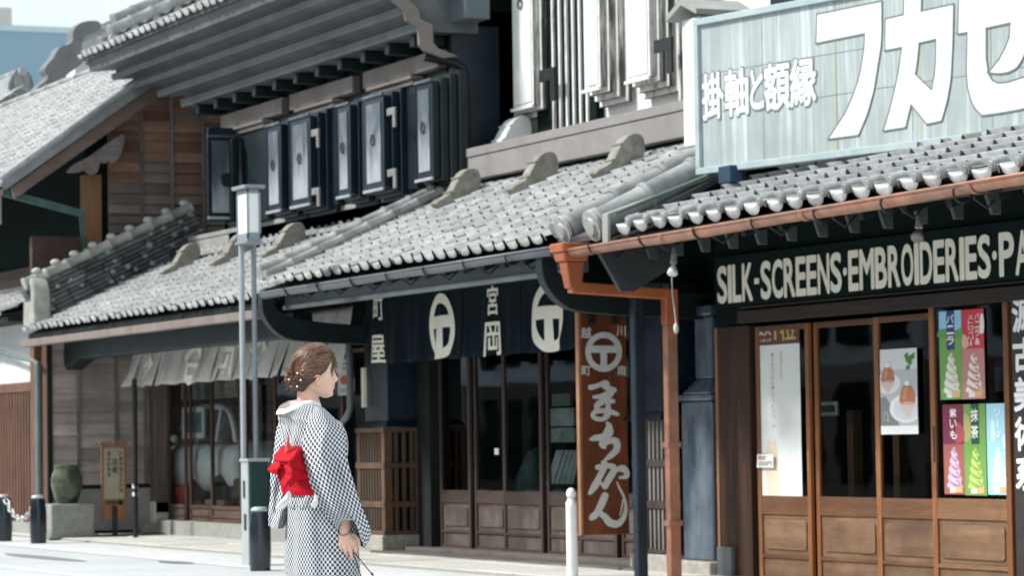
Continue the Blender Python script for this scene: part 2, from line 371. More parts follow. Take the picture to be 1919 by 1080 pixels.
M_TEAL = mat('dim_green_interior', (.010, .034, .031), .8, .4, 1.5)
M_GLASS = glass('window_glass')
M_CREAM = flat('cream_paint', (.84, .81, .68), .8)
M_WHITE = flat('white_paint', (.82, .83, .83), .5)
M_IRON = mat('black_iron', (.014, .016, .017), .5, .3, 8, spec=.4)
M_IRON2 = mat('grey_iron', (.24, .235, .23), .5, .25, 8, spec=.4, metal=.3)
# ------------------------------------------------------------------ ground
m = MB(); m.box(-260, 60, -40, 120, -.5, 0); m.build('road', M_ASPH, kind='structure')
m = MB(); m.add([(-120, 10.9, .004), (10, 10.9, .004), (10, 12.12, .004), (-120, 12.12, .004)], [(0, 1, 2, 3)]); m.build('pavement', M_PAVE, kind='structure')
m = MB(); m.add([(-120, 8.93, .004), (10, 8.93, .004), (10, 9.07, .004), (-120, 9.07, .004)], [(0, 1, 2, 3)]); m.build('road_line', M_LINE, kind='structure')
m = MB()
x = -60.
rnd = random.Random(4)
while x < -8:
    wd = rnd.uniform(.75, 1.05)
    for ya, yb in ((12.15, 13.0), (13.012, 14.2)): m.box(x, x+wd-.012, ya, yb, .0, .04+rnd.uniform(-.004, .004), tone=rnd.uniform(.9, 1.08))
    x += wd
m.build('stone_pavement', M_GRANITE, bevel=.008, kind='structure')
m = MB(); m.box(-60, -8, 12.122, 12.148, .0, .03); m.build('kerb', M_GSTONE, kind='structure')
for nm, (a0, a1, y0_, y1_) in (('road_patch', (-37.5, -34.2, 9.95, 10.25)), ('road_patch', (-33.6, -32.6, 10.70, 10.95))):
    m = MB(); P_ = [((a0+a1)/2+(a1-a0)/2*cos(t)*(1+.1*sin(3*t)), (y0_+y1_)/2+(y1_-y0_)/2*sin(t), .004 if y1_ < 10.9 else .008) for t in [2*pi*k/24 for k in range(24)]]
    m.add(P_, [list(range(24))]); m.build(nm, mat('dark_road_patch', (.20, .215, .22), .9, .2, 30), kind='structure')
# ------------------------------------------------------------------ shared builders
def door_leaf(root, xa, xb, y, zb, zr, zt, stile, rail, panel, sw=.045, pane_name='pane', rows=True, handle=None, dep=.035, hcol=None):
    m = MB()
    m.box(xa, xa+sw, y, y+dep, zb, zt); m.box(xb-sw, xb, y, y+dep, zb, zt)
    d = m.build('door', stile, root, bevel=.004)
    m = MB(); h = (zr-zb)
    z1, z2 = zb+.26*h, zb+.78*h
    e = .002
    for a, b in ((zb, zb+.03), (z1, z1+.03), (z2, zr), (zt-.05, zt)): m = MB(); m.box(xa+sw, xb-sw, y+e, y+dep-e, a, b); m.build('rail', rail, d, bevel=.003)
    m = MB(); m.box(xa+sw, xb-sw, y+.018, y+.026, zb+.03, z1); m.box(xa+sw, xb-sw, y+.018, y+.026, z1+.03, z2)
    m.build('board_panel', panel, d)
    if rows:
        m = MB(); ax, bx, az, bz = xa+sw+.045, xb-sw-.045, z1+.075, z2-.045
        r = .035; pts = []
        for cx, cz, a0 in ((bx-r, bz-r, 0), (ax+r, bz-r, pi/2), (ax+r, az+r, pi), (bx-r, az+r, 1.5*pi)):
            pts += [(cx+r*cos(a0+k*pi/8), y+.017, cz+r*sin(a0+k*pi/8)) for k in range(5)]
        m.prism(pts[::-1], (0, -.012, 0)); m.build('raised_panel', panel, d, bevel=.006)
    m = MB(); m.add([(xa+sw, y+.018, zr), (xb-sw, y+.018, zr), (xb-sw, y+.018, zt-.05), (xa+sw, y+.018, zt-.05)], [(0, 1, 2, 3)]); m.build(pane_name, M_GLASS, d)
    if handle:
        m = MB(); hx, hz0, hz1 = handle; m.box(hx-.013, hx+.013, y-.004, y+.002, hz0, hz1); m.build('handle', hcol or M_IRON, d, bevel=.002)
    return d
def joints(root, xs, y, z, r, mt):
    for x in xs:
        m = MB(); m.tube([(x-.03, y, z), (x+.03, y, z)], r*1.09, 18); m.build('gutter_joint', mt, root)
def hooks(root, xs, y, z, r, mt=M_IRON):
    for i, x in enumerate(xs):
        m = MB(); pts = [(x, y+.34, z-.06)]+[(x, y+(r+.012)*cos(t), z+(r+.012)*sin(t)) for t in [pi*2-.1-pi*k/10 for k in range(11)]]
        pts = [(x, y+.30, z-.02), (x, y+.2, z-.11), (x, y+.1, z-.05)]+[(x, y+(r+.012)*cos(t), z+(r+.012)*sin(t)) for t in [-k*pi/10 for k in range(0, 11)]]+[(x, y-r-.006, z+.02)]
        m.tube(pts, .009, 6); m.build('gutter_hook', mt, root)
def gutter(root, x0, x1, y, z0, z1, r, mt, name='gutter'):
    m = MB(); n = 12; vs = []; segs = max(2, int((x1-x0)/.6))
    for i in range(segs+1):
        x = x0+(x1-x0)*i/segs; z = z0+(z1-z0)*i/segs+.006*sin(i*1.3)
        for k in range(n+1):
            t = pi+pi*k/n; vs.append((x, y+r*cos(t), z+r*sin(t)*1.05))
    m.add(vs, [(i*(n+1)+k, (i+1)*(n+1)+k, (i+1)*(n+1)+k+1, i*(n+1)+k+1) for i in range(segs) for k in range(n)], smooth=True)
    for i in (0, segs): m.add([vs[i*(n+1)+k] for k in range(n+1)], [list(range(n+1))])
    m.tube([(x0, y-r, z0), (x1, y-r, z1)], .011, 6); m.tube([(x0, y+r, z0), (x1, y+r, z1)], .009, 6)
    return m.build(name, mt, root, solid=.004)
def claw(root, x, y, z, s=1., mt=M_CEM, wd=.2, name='roof_bracket', sz=1.35):    # plaster bracket that curls up from the tiles
    pr = [(-.42, -.02), (-.30, .05), (-.2, .1), (-.12, .2), (-.02, .31), (.1, .36), (.22, .34), (.26, .22), (.22, .1), (.2, -.12), (-.1, -.14)]
    pr = smooth_poly(pr, 4)
    m = MB(); m.prism([(x-wd/2, y+a*s, z+b*s*sz) for a, b in pr], (wd, 0, 0), smooth=False)
    o = m.build(name, mt, root, bevel=.025)
    for a, b, c, d in ((-.2, .108, -.12, -.05), (-.08, .26, .02, .05)): m = MB(); m.tube([(x-wd/2-.008, y+a*s, z+b*s*sz), (x+wd/2+.008, y+a*s, z+b*s*sz)], .012, 6); m.build('bracket_band', mt, o)
    return o
def shutter(root, xc, y, zc, wd, ht, mt, mt2, steps=4, dx=.055, dy=.085, ring=True, flare=.05, name='shutter', side=None):
    # heavy plaster shutter folded flat against the wall: layers shrink towards the street
    m = MB()
    for k in range(steps):
        g = (steps-1-k)
        m.box(xc-wd/2-dx*g, xc+wd/2+dx*g, y+dy*g+.004*g, y+dy*(g+1)+.004*g, zc-ht/2-flare*g, zc+ht/2+flare*g)
    if side:
        for i in range(3, len(m.mi), 6): m.mi[i] = 1  # near sides and undersides take darker grime, with shade put into it
        for i in range(0, len(m.mi), 6): m.mi[i] = 1
    o = m.build(name, [mt2, side] if side else mt2, root, bevel=.01)
    m = MB(); b = .035 if side else .075
    x0, x1, z0, z1 = xc-wd/2, xc+wd/2, zc-ht/2, zc+ht/2
    m.box(x0+b, x1-b, y-.012, y-.002, z0+b, z1-b)
    m.box(x0-.02, x1+.02, y-.03, y-.001, z0-.035, z0); m.box(x0-.02, x1+.02, y-.03, y-.001, z1, z1+.035)
    m.build('shutter_face', mt, o, bevel=.006)
    if ring:
        m = MB(); pts = [(xc+.055*cos(t), y-.026, zc+.03+.055*sin(t)) for t in [2*pi*i/16 for i in range(17)]]
        m.tube(pts, .009, 6, caps=False); m.lathe((xc, y-.03, zc+.085), [(0, -.01), (.02, -.008), (.022, .02)], 12, axis='y'); m.build('ring_handle', M_IRON, o)
    return o
def hinge(root, x, y, z, mt=M_IRON2, s=1.):
    m = MB(); m.box(x-.16*s, x+.10*s, y-.03, y, z, z+.09*s); m.box(x+.02*s, x+.10*s, y-.028, y-.002, z-.16*s, z-.001); m.build('hinge', mt, root, bevel=.005)
def cloth_fn(x0, x1, y, z0, z1, seed, amp=.03, n=8, sway=0., lean=0.):
    rnd = random.Random(seed); ph = [rnd.uniform(0, 6.28) for _ in range(6)]
    def f(u, v):                       # u 0..1 along X, v 0 bottom .. 1 top
        k = (1-v)**1.2
        d = amp*k*(sin(2*pi*n*u+ph[0]+.6*(1-v))+.5*sin(2*pi*n*2.1*u+ph[1])) + .25*amp*sin(2*pi*3*u+ph[2])
        return Vector((x0+(x1-x0)*u - sway*k + .25*amp*k*cos(2*pi*n*u+ph[0]), y + d - lean*k, z0+(z1-z0)*v + .008*sin(2*pi*n*u+ph[3])*k))
    return f
def shop_mark(mb, fn, cx, cy, rx, ry, mi=0, maxe=0):      # ring holding a broad bar on a stem
    T = lambda P: [(cx+p[0]*rx, cy+p[1]*ry) for p in P]
    a = .70
    arc = lambda y0, n: circ(0, 0, a, a, n, math.asin(y0/a), pi-math.asin(y0/a))
    h1 = arc(.32, 16)
    b0, b1 = pi+math.asin(.05/a), pi+math.acos(.18/a)
    h2 = [(-.18, -.05)]+[(a*cos(b0+(b1-b0)*k/10), a*sin(b0+(b1-b0)*k/10)) for k in range(11)]
    h3 = [(-p[0], p[1]) for p in h2]
    poly2d(mb, T(circ(0, 0, 1, 1, 48)), fn, mi, [T(h1), T(h2), T(h3)], maxe=maxe)
# ------------------------------------------------------------------ shop in the middle: white storehouse over a tiled pent roof
mid = thing('storehouse_shop', 'white weathered storehouse shop over a grey pent roof with dark blue curtain and glass doors', 'shop building', (-29.4, 13.8, 0))
m = MB(); m.box(-33.35, -25.4, 15.1, 15.6, 4.0, 9.4); m.build('upper_wall', M_WHITEP, mid)
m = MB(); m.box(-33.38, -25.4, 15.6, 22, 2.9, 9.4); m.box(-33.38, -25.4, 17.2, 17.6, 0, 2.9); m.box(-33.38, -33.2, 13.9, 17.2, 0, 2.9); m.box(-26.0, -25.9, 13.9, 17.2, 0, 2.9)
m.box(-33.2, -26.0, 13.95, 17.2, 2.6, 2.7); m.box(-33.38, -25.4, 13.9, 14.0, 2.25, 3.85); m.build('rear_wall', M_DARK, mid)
m = MB(); m.box(-33.2, -26.0, 13.95, 17.2, .1, .14); m.build('shop_floor', M_MIDX, mid)
m = MB(); m.box(-33.1, -26.1, 17.12, 17.18, .2, 2.5); m.build('back_partition', M_TEAL, mid)
m = MB(); tiles(m, -33.42, -25.75, 12.0, 3.10, 14.45, 4.19, .286, .235, .045, .026, 11); m.build('roof', M_TILE, mid)
m = MB()
m.add([(-33.5, 12.06, 3.03), (-25.3, 12.06, 3.03), (-25.3, 14.5, 4.10), (-33.5, 14.5, 4.10), (-33.5, 12.06, 2.97), (-25.3, 12.06, 2.97), (-25.3, 14.5, 4.02), (-33.5, 14.5, 4.02)], [(0, 1, 2, 3), (4, 7, 6, 5), (0, 4, 5, 1), (1, 5, 6, 2), (2, 6, 7, 3), (3, 7, 4, 0)])
for i in range(17): x = -33.2+i*.475; m.beam((x, 12.1, 2.94), (x, 13.9, 3.72), .06, .07)
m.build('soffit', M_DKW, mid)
m = MB(); m.box(-33.3, -25.5, 12.22, 12.26, 2.84, 3.02); m.box(-33.3, -25.5, 12.19, 12.26, 2.79, 2.838); m.build('fascia', M_METAL_G, mid)
gutter(mid, -33.02, -25.2, 11.88, 2.965, 3.0, .062, M_METAL_G)
hooks(mid, [-32.2+i*.98 for i in range(8)], 11.88, 2.975, .062)
for x, r in ((-33.42, .085), (-33.22, .05)):
    m = MB(); ridge_tubes(m, (x, 11.95, 3.17+(.03 if r > .06 else 0)), (x, 14.4, 4.30), r, .33, seed=5); m.build('verge_ridge', M_RIDGE, mid)
for x, r, k in ((-25.66, .07, 4.36), (-25.40, .115, 4.36), (-24.80, .125, 4.34)):
    m = MB(); ridge_tubes(m, (x, 12.0, 3.17), (x, 14.4, k), r, .5, seed=int(-x*10)); o = m.build('valley_ridge', M_RIDGE, mid)
    if r > .1:
        m = MB(); q = Vector((x, 11.985, 3.165)); m.tube([q, q+Vector((0, -.03, -.012))], [r*1.15, r*1.15], 18); m.tube([q+Vector((0, -.02, -.01)), q+Vector((0, -.05, -.02))], [r*.75, r*.6], 14); m.build('ridge_end', M_DISC, o)
m = MB(); m.beam((-25.1, 12.0, 3.06), (-25.1, 14.4, 4.14), .95, .05); m.build('valley_flashing', M_METAL_G, mid)
for x in (-32.3, -30.25, -28.2): claw(mid, x, 13.96, 3.95, .8, wd=.2)
m = MB(); m.box(-33.4, -27.5, 14.30, 14.5, 4.26, 4.52); m.box(-33.4, -27.49, 14.285, 14.5, 4.523, 4.62); m.box(-33.38, -27.52, 14.5, 15.1, 4.55, 4.61)
m.build('sill_box', M_METAL_B, mid, bevel=.004)
m = MB(); m.box(-33.3, -27.6, 14.45, 15.1, 4.0, 4.5); m.build('sill_backing', M_DARK, mid)
o = claw(mid, -32.75, 14.78, 4.6, .8, M_WHITEP, .3, 'plaster_boss')
for pa, pb, pz, st in ((962, 1000, 195, 3), (1095, 1125, 162, 4), (1175, 1218, 142, 4)):
    yf = 15.09-st*.085; qa, qb = A(pa, pz, Y=yf), A(pb, pz, Y=yf); shutter(mid, (qa.x+qb.x)/2, yf, qb.z+1.15, qb.x-qa.x, 2.3, M_WHITEP, M_WORNW, st, .05, .08, flare=.055, side=M_WORND)
m = MB(); m.box(A(1012, 100, Y=15.05).x, A(1094, 100, Y=15.05).x+.4, 15.0, 15.09, 4.75, 8.0); m.build('window_recess', M_DARK, mid)
m = MB()
for k in range(6): m = MB(); x = A(1030+k*12.5, 100, Y=14.95).x; m.box(x, x+.04, 14.975, 15.0, 4.75, 8.0); m.build('window_bar', M_WORNW, mid)
for k in range(6): m = MB(); x = -28.78+k*.1; m.box(x, x+.05, 14.9-.02*k, 15.09, 4.75, 8.0); m.build('window_bar', M_WORND, mid)
q = A(1032, 150, Y=14.82); hinge(mid, q.x, q.y, q.z, M_IRON, 1.5); q = A(1250, 95, Y=14.75); hinge(mid, q.x, q.y, q.z, M_IRON, 1.5)
m = MB(); m.tube([(-33.55, 14.95, 7.5), (-33.55, 14.95, 5.0), (-33.6, 14.75, 4.8), (-33.7, 14.6, 4.55), (-33.7, 14.6, 4.3)], .085, 14)
for z in (6.1, 5.55, 5.1): m.tube([(-33.55, 14.95, z), (-33.55, 14.95, z+.045)], .1, 14)
m.build('downpipe', M_METAL_G, mid)
# white parapet post beside the roof sign
m = MB(); m.box(-25.6, -25.24, 13.3, 13.7, 3.95, 5.12); o = m.build('parapet', M_WHITEP, mid, bevel=.01)
m = MB(); m.prism([(-25.72, 13.2, 5.12), (-25.72, 13.2, 5.17), (-25.42, 13.2, 5.30), (-25.12, 13.2, 5.17), (-25.12, 13.2, 5.12), (-25.42, 13.2, 5.24)], (0, .6, 0)); m.build('parapet_cap', M_METAL_W, o)
m = MB(); m.box(-25.0, -20, 13.9, 14.2, 5.02, 5.4); m.box(-25.0, -20, 14.2, 17, 3.9, 5.6); m.build('parapet_wall', M_BLACKP, mid)
# ground floor doors
ed = [-32.67, -31.785, -30.92, -29.9, -29.04, -28.15, -27.2]
for i in range(6): door_leaf(mid, ed[i]+.01, ed[i+1]-.01, 13.8+(.04 if i % 2 else 0), .1, .74, 2.32, M_MIDZ, M_MIDX, M_MIDP, .06)
m = MB(); m.box(-33.1, -26.2, 13.5, 13.95, .0, .10); m.box(-33.3, -26.6, 13.2, 13.5, .0, .065); m.build('door_step', wood('step_timber', (.14, .125, .115), 'x', .3), mid, bevel=.01)
m = MB(); m.box(-33.05, -32.68, 13.7, 13.95, .1, 2.3); m.box(-27.19, -26.9, 13.7, 13.95, .1, 2.3); m.box(-33.1, -26.2, 13.74, 13.95, 2.324, 2.6); m.build('door_frame', M_DKWZ, mid)
def lattice(root, xa, xb, ya, yb, z0, z1, slat, post, nx, ny, rails):
    m = MB(); m.box(xa+.02, xb-.02, ya+.03, yb, z0, z1); o = m.build('lattice_screen', M_DARK, root)
    m = MB()
    for i in range(nx): x = xa+.06+(xb-xa-.15)*i/max(nx-1, 1); m.box(x-.014, x+.014, ya+.006, ya+.026, z0, z1)
    m.build('slat', slat, o)
    m = MB()
    bx_ = [(xb-.1, xb+.01, ya, ya+.1), (xa-.01, xa+.05, ya, ya+.05), (xb-.012, xb+.012, yb-.06, yb)]+[(xb-.015, xb+.008, ya+.15+(yb-ya-.25)*k/max(ny-1, 1)-.022, ya+.15+(yb-ya-.25)*k/max(ny-1, 1)+.022) for k in range(ny)]
    for q in bx_: m = MB(); m.box(*q, z0, z1); m.build('lattice_post', post, o, bevel=.004)
    m = MB()
    for z in rails: m = MB(); m.box(xa-.03, xb+.02, ya-.012, ya+.0, z-.035, z+.035); m.box(xb+.012, xb+.022, ya+.0, yb, z-.03, z+.03); m.build('lattice_rail', post, o, bevel=.004)
    m = MB()
    m.box(xa-.02, xb+.03, ya-.02, yb, z1-.002, z1+.05); m.build('lattice_rail', post, o, bevel=.004); m = MB(); m.box(xa-.02, xb+.03, ya-.02, yb, z0-.04, z0+.002); m.build('lattice_rail', post, o, bevel=.004)
    m = MB(); m.box(xa-.02, xb+.04, ya-.05, yb, .0, z0-.045); m.build('plinth', M_STONE, o, bevel=.015)
    return o
lattice(mid, -33.9, -33.08, 13.3, 13.74, .28, 1.40, wood('lattice_slat', (.12, .085, .06), 'z', .4), M_CAGE, 9, 3, (.58, 1.02))
lattice(mid, -26.95, -26.2, 13.4, 13.74, .24, 1.45, M_GREYW, M_MIDZ, 8, 2, (.66, 1.05))
for xa, xb in ((-33.8, -33.1), (-26.95, -26.25)):
    m = MB(); m.box(xa, xb, 13.36, 13.74, 1.53, 2.75); m.hexa([(xa-.04, 13.3, 1.46), (xb+.05, 13.3, 1.46), (xb+.05, 13.74, 1.46), (xa-.04, 13.74, 1.46), (xa, 13.36, 1.529), (xb, 13.36, 1.529), (xb, 13.74, 1.529), (xa, 13.74, 1.529)])
    m.build('plaster_pier', M_NAVY, mid, bevel=.01)
# curved brackets carrying the eave
for x in (-33.2, -25.75):
    pr = smooth_poly([(11.92, 3.02), (11.88, 2.88), (11.93, 2.67), (12.15, 2.47), (12.55, 2.42), (13.0, 2.40), (13.8, 2.38), (13.8, 2.6), (12.98, 2.62), (12.35, 2.68), (12.05, 2.80), (12.05, 3.0)], 4)
    m = MB(); m.prism([(x-.07, a, b) for a, b in pr], (.14, 0, 0)); m.build('eave_bracket', M_BLACKP, mid, bevel=.008)
m = MB(); m.box(-25.38, -25.28, 12.6, 12.7, .02, 2.6); m.build('downpipe', M_NAVY, mid, bevel=.012)
m = MB(); m.box(-26.1, -25.95, 13.3, 13.34, 2.56, 2.72); m.build('sign_arm', M_IRON, mid)
m = MB(); m.tube([A(653, 640, Y=13.15), A(655, 700, Y=13.15), A(656, 766, Y=13.15), A(650, 782, Y=13.15), A(641, 792, Y=13.15), A(639, 810, Y=13.15), A(640, 1000, Y=13.15)], .038, 10); m.build('downpipe', M_METAL_G, mid)
q = A(680, 690, Y=13.3); m = MB(); m.box(q.x-.03, q.x+.03, 13.29, 13.33, A(680, 764, Y=13.3).z, q.z); m.build('paper_strip', M_CREAM, mid)
# ------------------------------------------------------------------ shop on the right
M_RAFT = mat('grey_rafter_end', (.05, .062, .062), .6, .3, 6)
rs = thing('brown_door_shop', 'shop with brown sliding doors and copper gutter under the big painted roof sign', 'shop building', (-21, 13.4, 0))
m = MB(); tiles(m, -24.3, -14.0, 12.0, 3.09, 14.3, 3.80, .332, .30, .075, .042, 21, .04, manju=True, trough=.5); m.build('roof', mat('worn_roof_tile', (.31, .325, .33), .42, .28, 16, (.13, .115, .095), .7, tone=True, dscale=3.5, bump=.35, spec=.5), rs)
m = MB(); m.add([(-24.6, 12.05, 3.04), (-13.9, 12.05, 3.04), (-13.9, 14.4, 3.76), (-24.6, 14.4, 3.76), (-24.6, 12.05, 2.96), (-13.9, 12.05, 2.96), (-13.9, 14.4, 3.66), (-24.6, 14.4, 3.66)], [(0, 1, 2, 3), (4, 7, 6, 5), (0, 4, 5, 1), (1, 5, 6, 2), (2, 6, 7, 3), (3, 7, 4, 0)])
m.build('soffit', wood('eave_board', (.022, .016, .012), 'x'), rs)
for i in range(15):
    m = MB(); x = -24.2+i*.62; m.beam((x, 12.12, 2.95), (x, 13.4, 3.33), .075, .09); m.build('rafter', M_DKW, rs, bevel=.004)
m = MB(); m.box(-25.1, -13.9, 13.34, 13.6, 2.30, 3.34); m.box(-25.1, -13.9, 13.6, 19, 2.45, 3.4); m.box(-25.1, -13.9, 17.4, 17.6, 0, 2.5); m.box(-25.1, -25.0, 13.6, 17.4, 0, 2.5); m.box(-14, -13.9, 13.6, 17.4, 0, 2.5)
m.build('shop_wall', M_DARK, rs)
m = MB(); m.box(-25, -14, 13.6, 17.4, .02, .08); m.build('shop_floor', M_MIDX, rs)
m = MB(); m.box(-24.6, -14, 13.28, 13.338, 2.29, 2.40); m.box(-24.6, -14, 13.30, 13.339, 2.42, 2.44); m.build('lintel', wood('lintel_timber', (.028, .019, .014), 'x'), rs, bevel=.004)
for i in range(16):
    m = MB(); x = -24.3+i*.49; m.hexa([(x-.02, 12.27, 2.84), (x+.02, 12.27, 2.84), (x+.02, 12.34, 2.84), (x-.02, 12.34, 2.84), (x-.02, 12.22, 2.98), (x+.02, 12.22, 2.98), (x+.02, 12.34, 3.02), (x-.02, 12.34, 3.02)]); m.build('rafter_end', M_RAFT, rs, bevel=.004)
gutter(rs, -24.98, -13.9, 11.88, 2.955, 3.07, .066, M_COPPER2)
hooks(rs, [-24.55+i*.98 for i in range(11)], 11.88, 2.975, .066)
for k in range(4):
    m = MB(); x = -23.2+k*2.35; vs = []
    for xx in (x-.035, x+.035):
        for i in range(13): vs.append((xx, 11.88+.071*cos(pi+pi*i/12), 2.955+.115*(x+24.98)/11.08+.071*1.05*sin(pi+pi*i/12)))
    m.add(vs, [(i, 13+i, 14+i, i+1) for i in range(12)], smooth=True); m.build('gutter_joint', M_COPPER2, rs, solid=.004)
# copper hopper and downpipe
m = MB(); x = -25.1
m.hexa([(x-.12, 11.8, 2.86), (x+.07, 11.8, 2.86), (x+.07, 12.02, 2.86), (x-.12, 12.02, 2.86), (x-.14, 11.78, 2.94), (x+.09, 11.78, 2.94), (x+.09, 12.05, 2.94), (x-.14, 12.05, 2.94)])
m.box(x-.16, x+.11, 11.76, 12.07, 2.942, 3.02)
m.hexa([(x-.07, 11.86, 2.62), (x+.05, 11.86, 2.62), (x+.05, 11.98, 2.62), (x-.07, 11.98, 2.62), (x-.1, 11.82, 2.858), (x+.06, 11.82, 2.858), (x+.06, 12.0, 2.858), (x-.1, 12.0, 2.858)])
m.beam((x, 11.88, 2.63), (x, 12.93, 2.57), .1, .1); m.box(x-.052, x+.052, 12.80, 12.93, 2.30, 2.62)
m.build('rainwater_hopper', M_COPPER, rs, bevel=.012)
m = MB(); m.box(x-.045, x+.045, 12.81, 12.92, .02, 2.30); m.build('downpipe', M_COPPER2, rs, bevel=.01)
for z in (.5, 1.2): m = MB(); m.box(x-.055, x+.055, 12.80, 12.93, z, z+.05); m.build('pipe_band', M_COPPER2, rs)
# pale strap and rod at the end of the tiles
m = MB(); px = -24.42; m.box(px-.11, px+.0, 11.93, 11.96, 2.98, 3.24); m.beam((px-.055, 11.95, 3.235), (px-.055, 13.2, 3.66), .11, .02); m.build('flashing_strap', M_METAL_W, rs, bevel=.006)
m = MB(); m.tube([(px+.02, 12.0, 3.24), (px+.02, 14.0, 4.0)], .016, 8); m.build('conduit', mat('green_conduit', (.10, .16, .13), .6), rs)
# bracket under the gutter end
m = MB(); pr = [(11.90, 2.93), (12.12, 2.57), (12.25, 2.57), (12.62, 2.78), (12.62, 3.12), (12.05, 2.97)]
m.prism([(-24.62, a, b) for a, b in pr], (.06, 0, 0)); m.build('eave_bracket', mat('faded_eave_bracket', (.03, .038, .042), .6, .3, 4), rs, bevel=.006)
# plaster pier and old plank
m = MB(); m.box(-25.95, -25.36, 13.4, 13.9, .16, 1.62); m.box(-26.0, -25.30, 13.36, 13.9, 1.622, 1.68); m.hexa([(-25.95, 13.4, 1.682), (-25.36, 13.4, 1.682), (-25.36, 13.9, 1.682), (-25.95, 13.9, 1.682), (-25.85, 13.5, 1.82), (-25.5, 13.5, 1.82), (-25.5, 13.9, 1.82), (-25.85, 13.9, 1.82)])
m.box(-25.85, -25.5, 13.5, 13.9, 1.822, 2.4); m.box(-25.9, -25.42, 13.44, 13.9, 2.402, 2.5); m.build('plaster_pier', mat('glossy_navy_pier', (.045, .066, .095), .22, .4, 3, (.25, .285, .33), .6, spec=.8, dscale=1.4, dirt_lo=.45, dirt_hi=.75, dstretch=(2, 2, .6), bump=.05), rs, bevel=.02)
m = MB(); m.box(-26.05, -25.25, 13.3, 13.9, .0, .158); m.build('plinth', M_STONE, rs, bevel=.02)
m = MB(); m.box(-25.2, -24.62, 13.40, 13.52, .03, 2.28); m.build('plank_post', wood('old_plank', (.042, .019, .011), 'z', .6, dirt=(.10, .045, .025), dirt_lo=.6), rs, bevel=.01)
m = MB(); m.box(-25.24, -25.2, 13.385, 13.53, .03, 2.28); m.build('plank_edge', M_ORNG, rs, bevel=.006)
m = MB(); m.box(-25.22, -24.95, 13.36, 13.44, .0, .30); m.build('metal_shoe', M_METAL_G, rs, bevel=.005)
rd = [-24.56, -23.6, -22.52, -21.53, -20.43]
for i in range(3): door_leaf(rs, rd[i]+.008, rd[i+1]-.008, 13.43+(.04 if i % 2 else 0), .03, .765, 2.26, M_BRNZ, M_BRNX, M_PANEL, .062, handle=(rd[i+1]-.045, .98, 1.16), hcol=mat('brass_plate', (.42, .27, .13), .4, metal=.4))
door_leaf(rs, rd[3]-.04, rd[4], 13.375, .03, .775, 2.36, M_BRNZ, wood('bright_door_rail', (.25, .13, .065), 'x', .35, .55), M_PANEL, .07, handle=(rd[3]+.01, 1.06, 1.35))
m = MB(); m.box(-20.42, -14.2, 13.40, 13.6, .02, 2.4); m.build('side_wall', wood('side_cladding', (.02, .016, .013), 'z'), rs)
m = MB(); m.box(-24.65, -20.3, 13.36, 13.6, .0, .03); m.build('threshold', M_GSTONE, rs)
m = MB(); m.box(-24.6, -24.5, 13.45, 13.5, .05, 2.26)
m.build('door_jamb', M_DKWZ, rs)
# inside the right shop: curtain slats, framed picture, counter
t = thing('slatted_screen', 'dim slatted partition behind the third brown door', 'screen', (-22.6, 14.6, .08))
m = MB(); m.box(-23.35, -21.6, 14.62, 14.66, .08, .14); m.box(-23.35, -21.6, 14.62, 14.66, 1.18, 1.26); m.build('rail', M_CAGE, t)
m = MB()
for k in range(20): x = -23.35+k*.092; m.box(x, x+.035, 14.6, 14.63, .14, 1.18)
m.build('slat', M_MIDZ, t)
for px in (1597, 1683):
    q = A(px, 860, Y=13.8); m = MB(); m.box(q.x-.05, q.x+.05, 13.78, 13.88, .08, 1.36 if px > 1650 else 1.5); m.build('inner_post', wood('inner_post_wood', (.17, .085, .045), 'z'), bevel=.005, label={1597: 'brown wooden post standing behind the glass of the second brown door', 1683: 'brown wooden post behind the glass below the parfait poster'}[px], cat='post')
m = MB(); m.box(-23.2, -22.2, 15.2, 15.6, .08, 1.0); m.box(-23.25, -22.15, 15.17, 15.62, 1.0, 1.04); o = m.build('shop_counter', M_MIDX, bevel=.01, label='dark counter standing inside behind the slatted screen', cat='counter')
t = thing('picture_frame', 'small pale empty frame seen through the second brown door', 'picture frame', (-23.36, 13.62, 1.46))
a = A(1538, 780, Y=13.62); b = A(1570, 753, Y=13.62)
m = MB(); x0, x1, z0, z1 = a.x, b.x, a.z, b.z
for q in ((x0, x1, z0, z0+.03), (x0, x1, z1-.03, z1), (x0, x0+.03, z0+.03, z1-.03), (x1-.03, x1, z0+.03, z1-.03)): m.box(q[0], q[1], 13.61, 13.63, q[2], q[3])
m.build('frame', mat('pale_frame', (.35, .36, .36), .5), t); m = MB(); m.box(x0+.03, x1-.03, 13.622, 13.626, z0+.03, z1-.03); m.build('picture', M_DARK, t)
# ---- fascia sign with raised letters
sg = thing('fascia_sign', 'long black board with cream capital lettering about silk screens above brown doors', 'sign', (-20, 13.3, 2.45))
m = MB(); m.box(-25.05, -14, 13.30, 13.335, 2.45, 2.90); m.build('board', mat('black_board', (.004, .014, .0125), .9, .3, 4, (.010, .018, .016), .5, spec=.1), sg)
def f_silk(u, v): return Vector((u, 13.292, v))
m = MB()
def caps(txt, pxa, pxb, mb=m):
    xs = [p for p in (A(pxa, 530, Y=13.29).x, A(pxb, 490, Y=13.29).x)]
    wid = {'I': .40, '-': .62, 'M': 1.22, 'N': 1.02, 'S': .95, 'E': .88, 'L': .85}; tot = sum(wid.get(c, 1) for c in txt); x = xs[0]
    for c in txt:
        w_ = (xs[1]-xs[0])*wid.get(c, 1)/tot
        if c == '-': mb.box(x+.03, x+w_-.03, 13.288, 13.299, 2.625, 2.675)
        else: glyphs(mb, c, f_silk, x+.016, x+w_-.016, 2.492, 2.808, .03)
        x += w_
caps('SILK-SCREENS', 1343, 1577); caps('EMBROIDERIES', 1589, 1857); caps('PA', 1872, 1932)
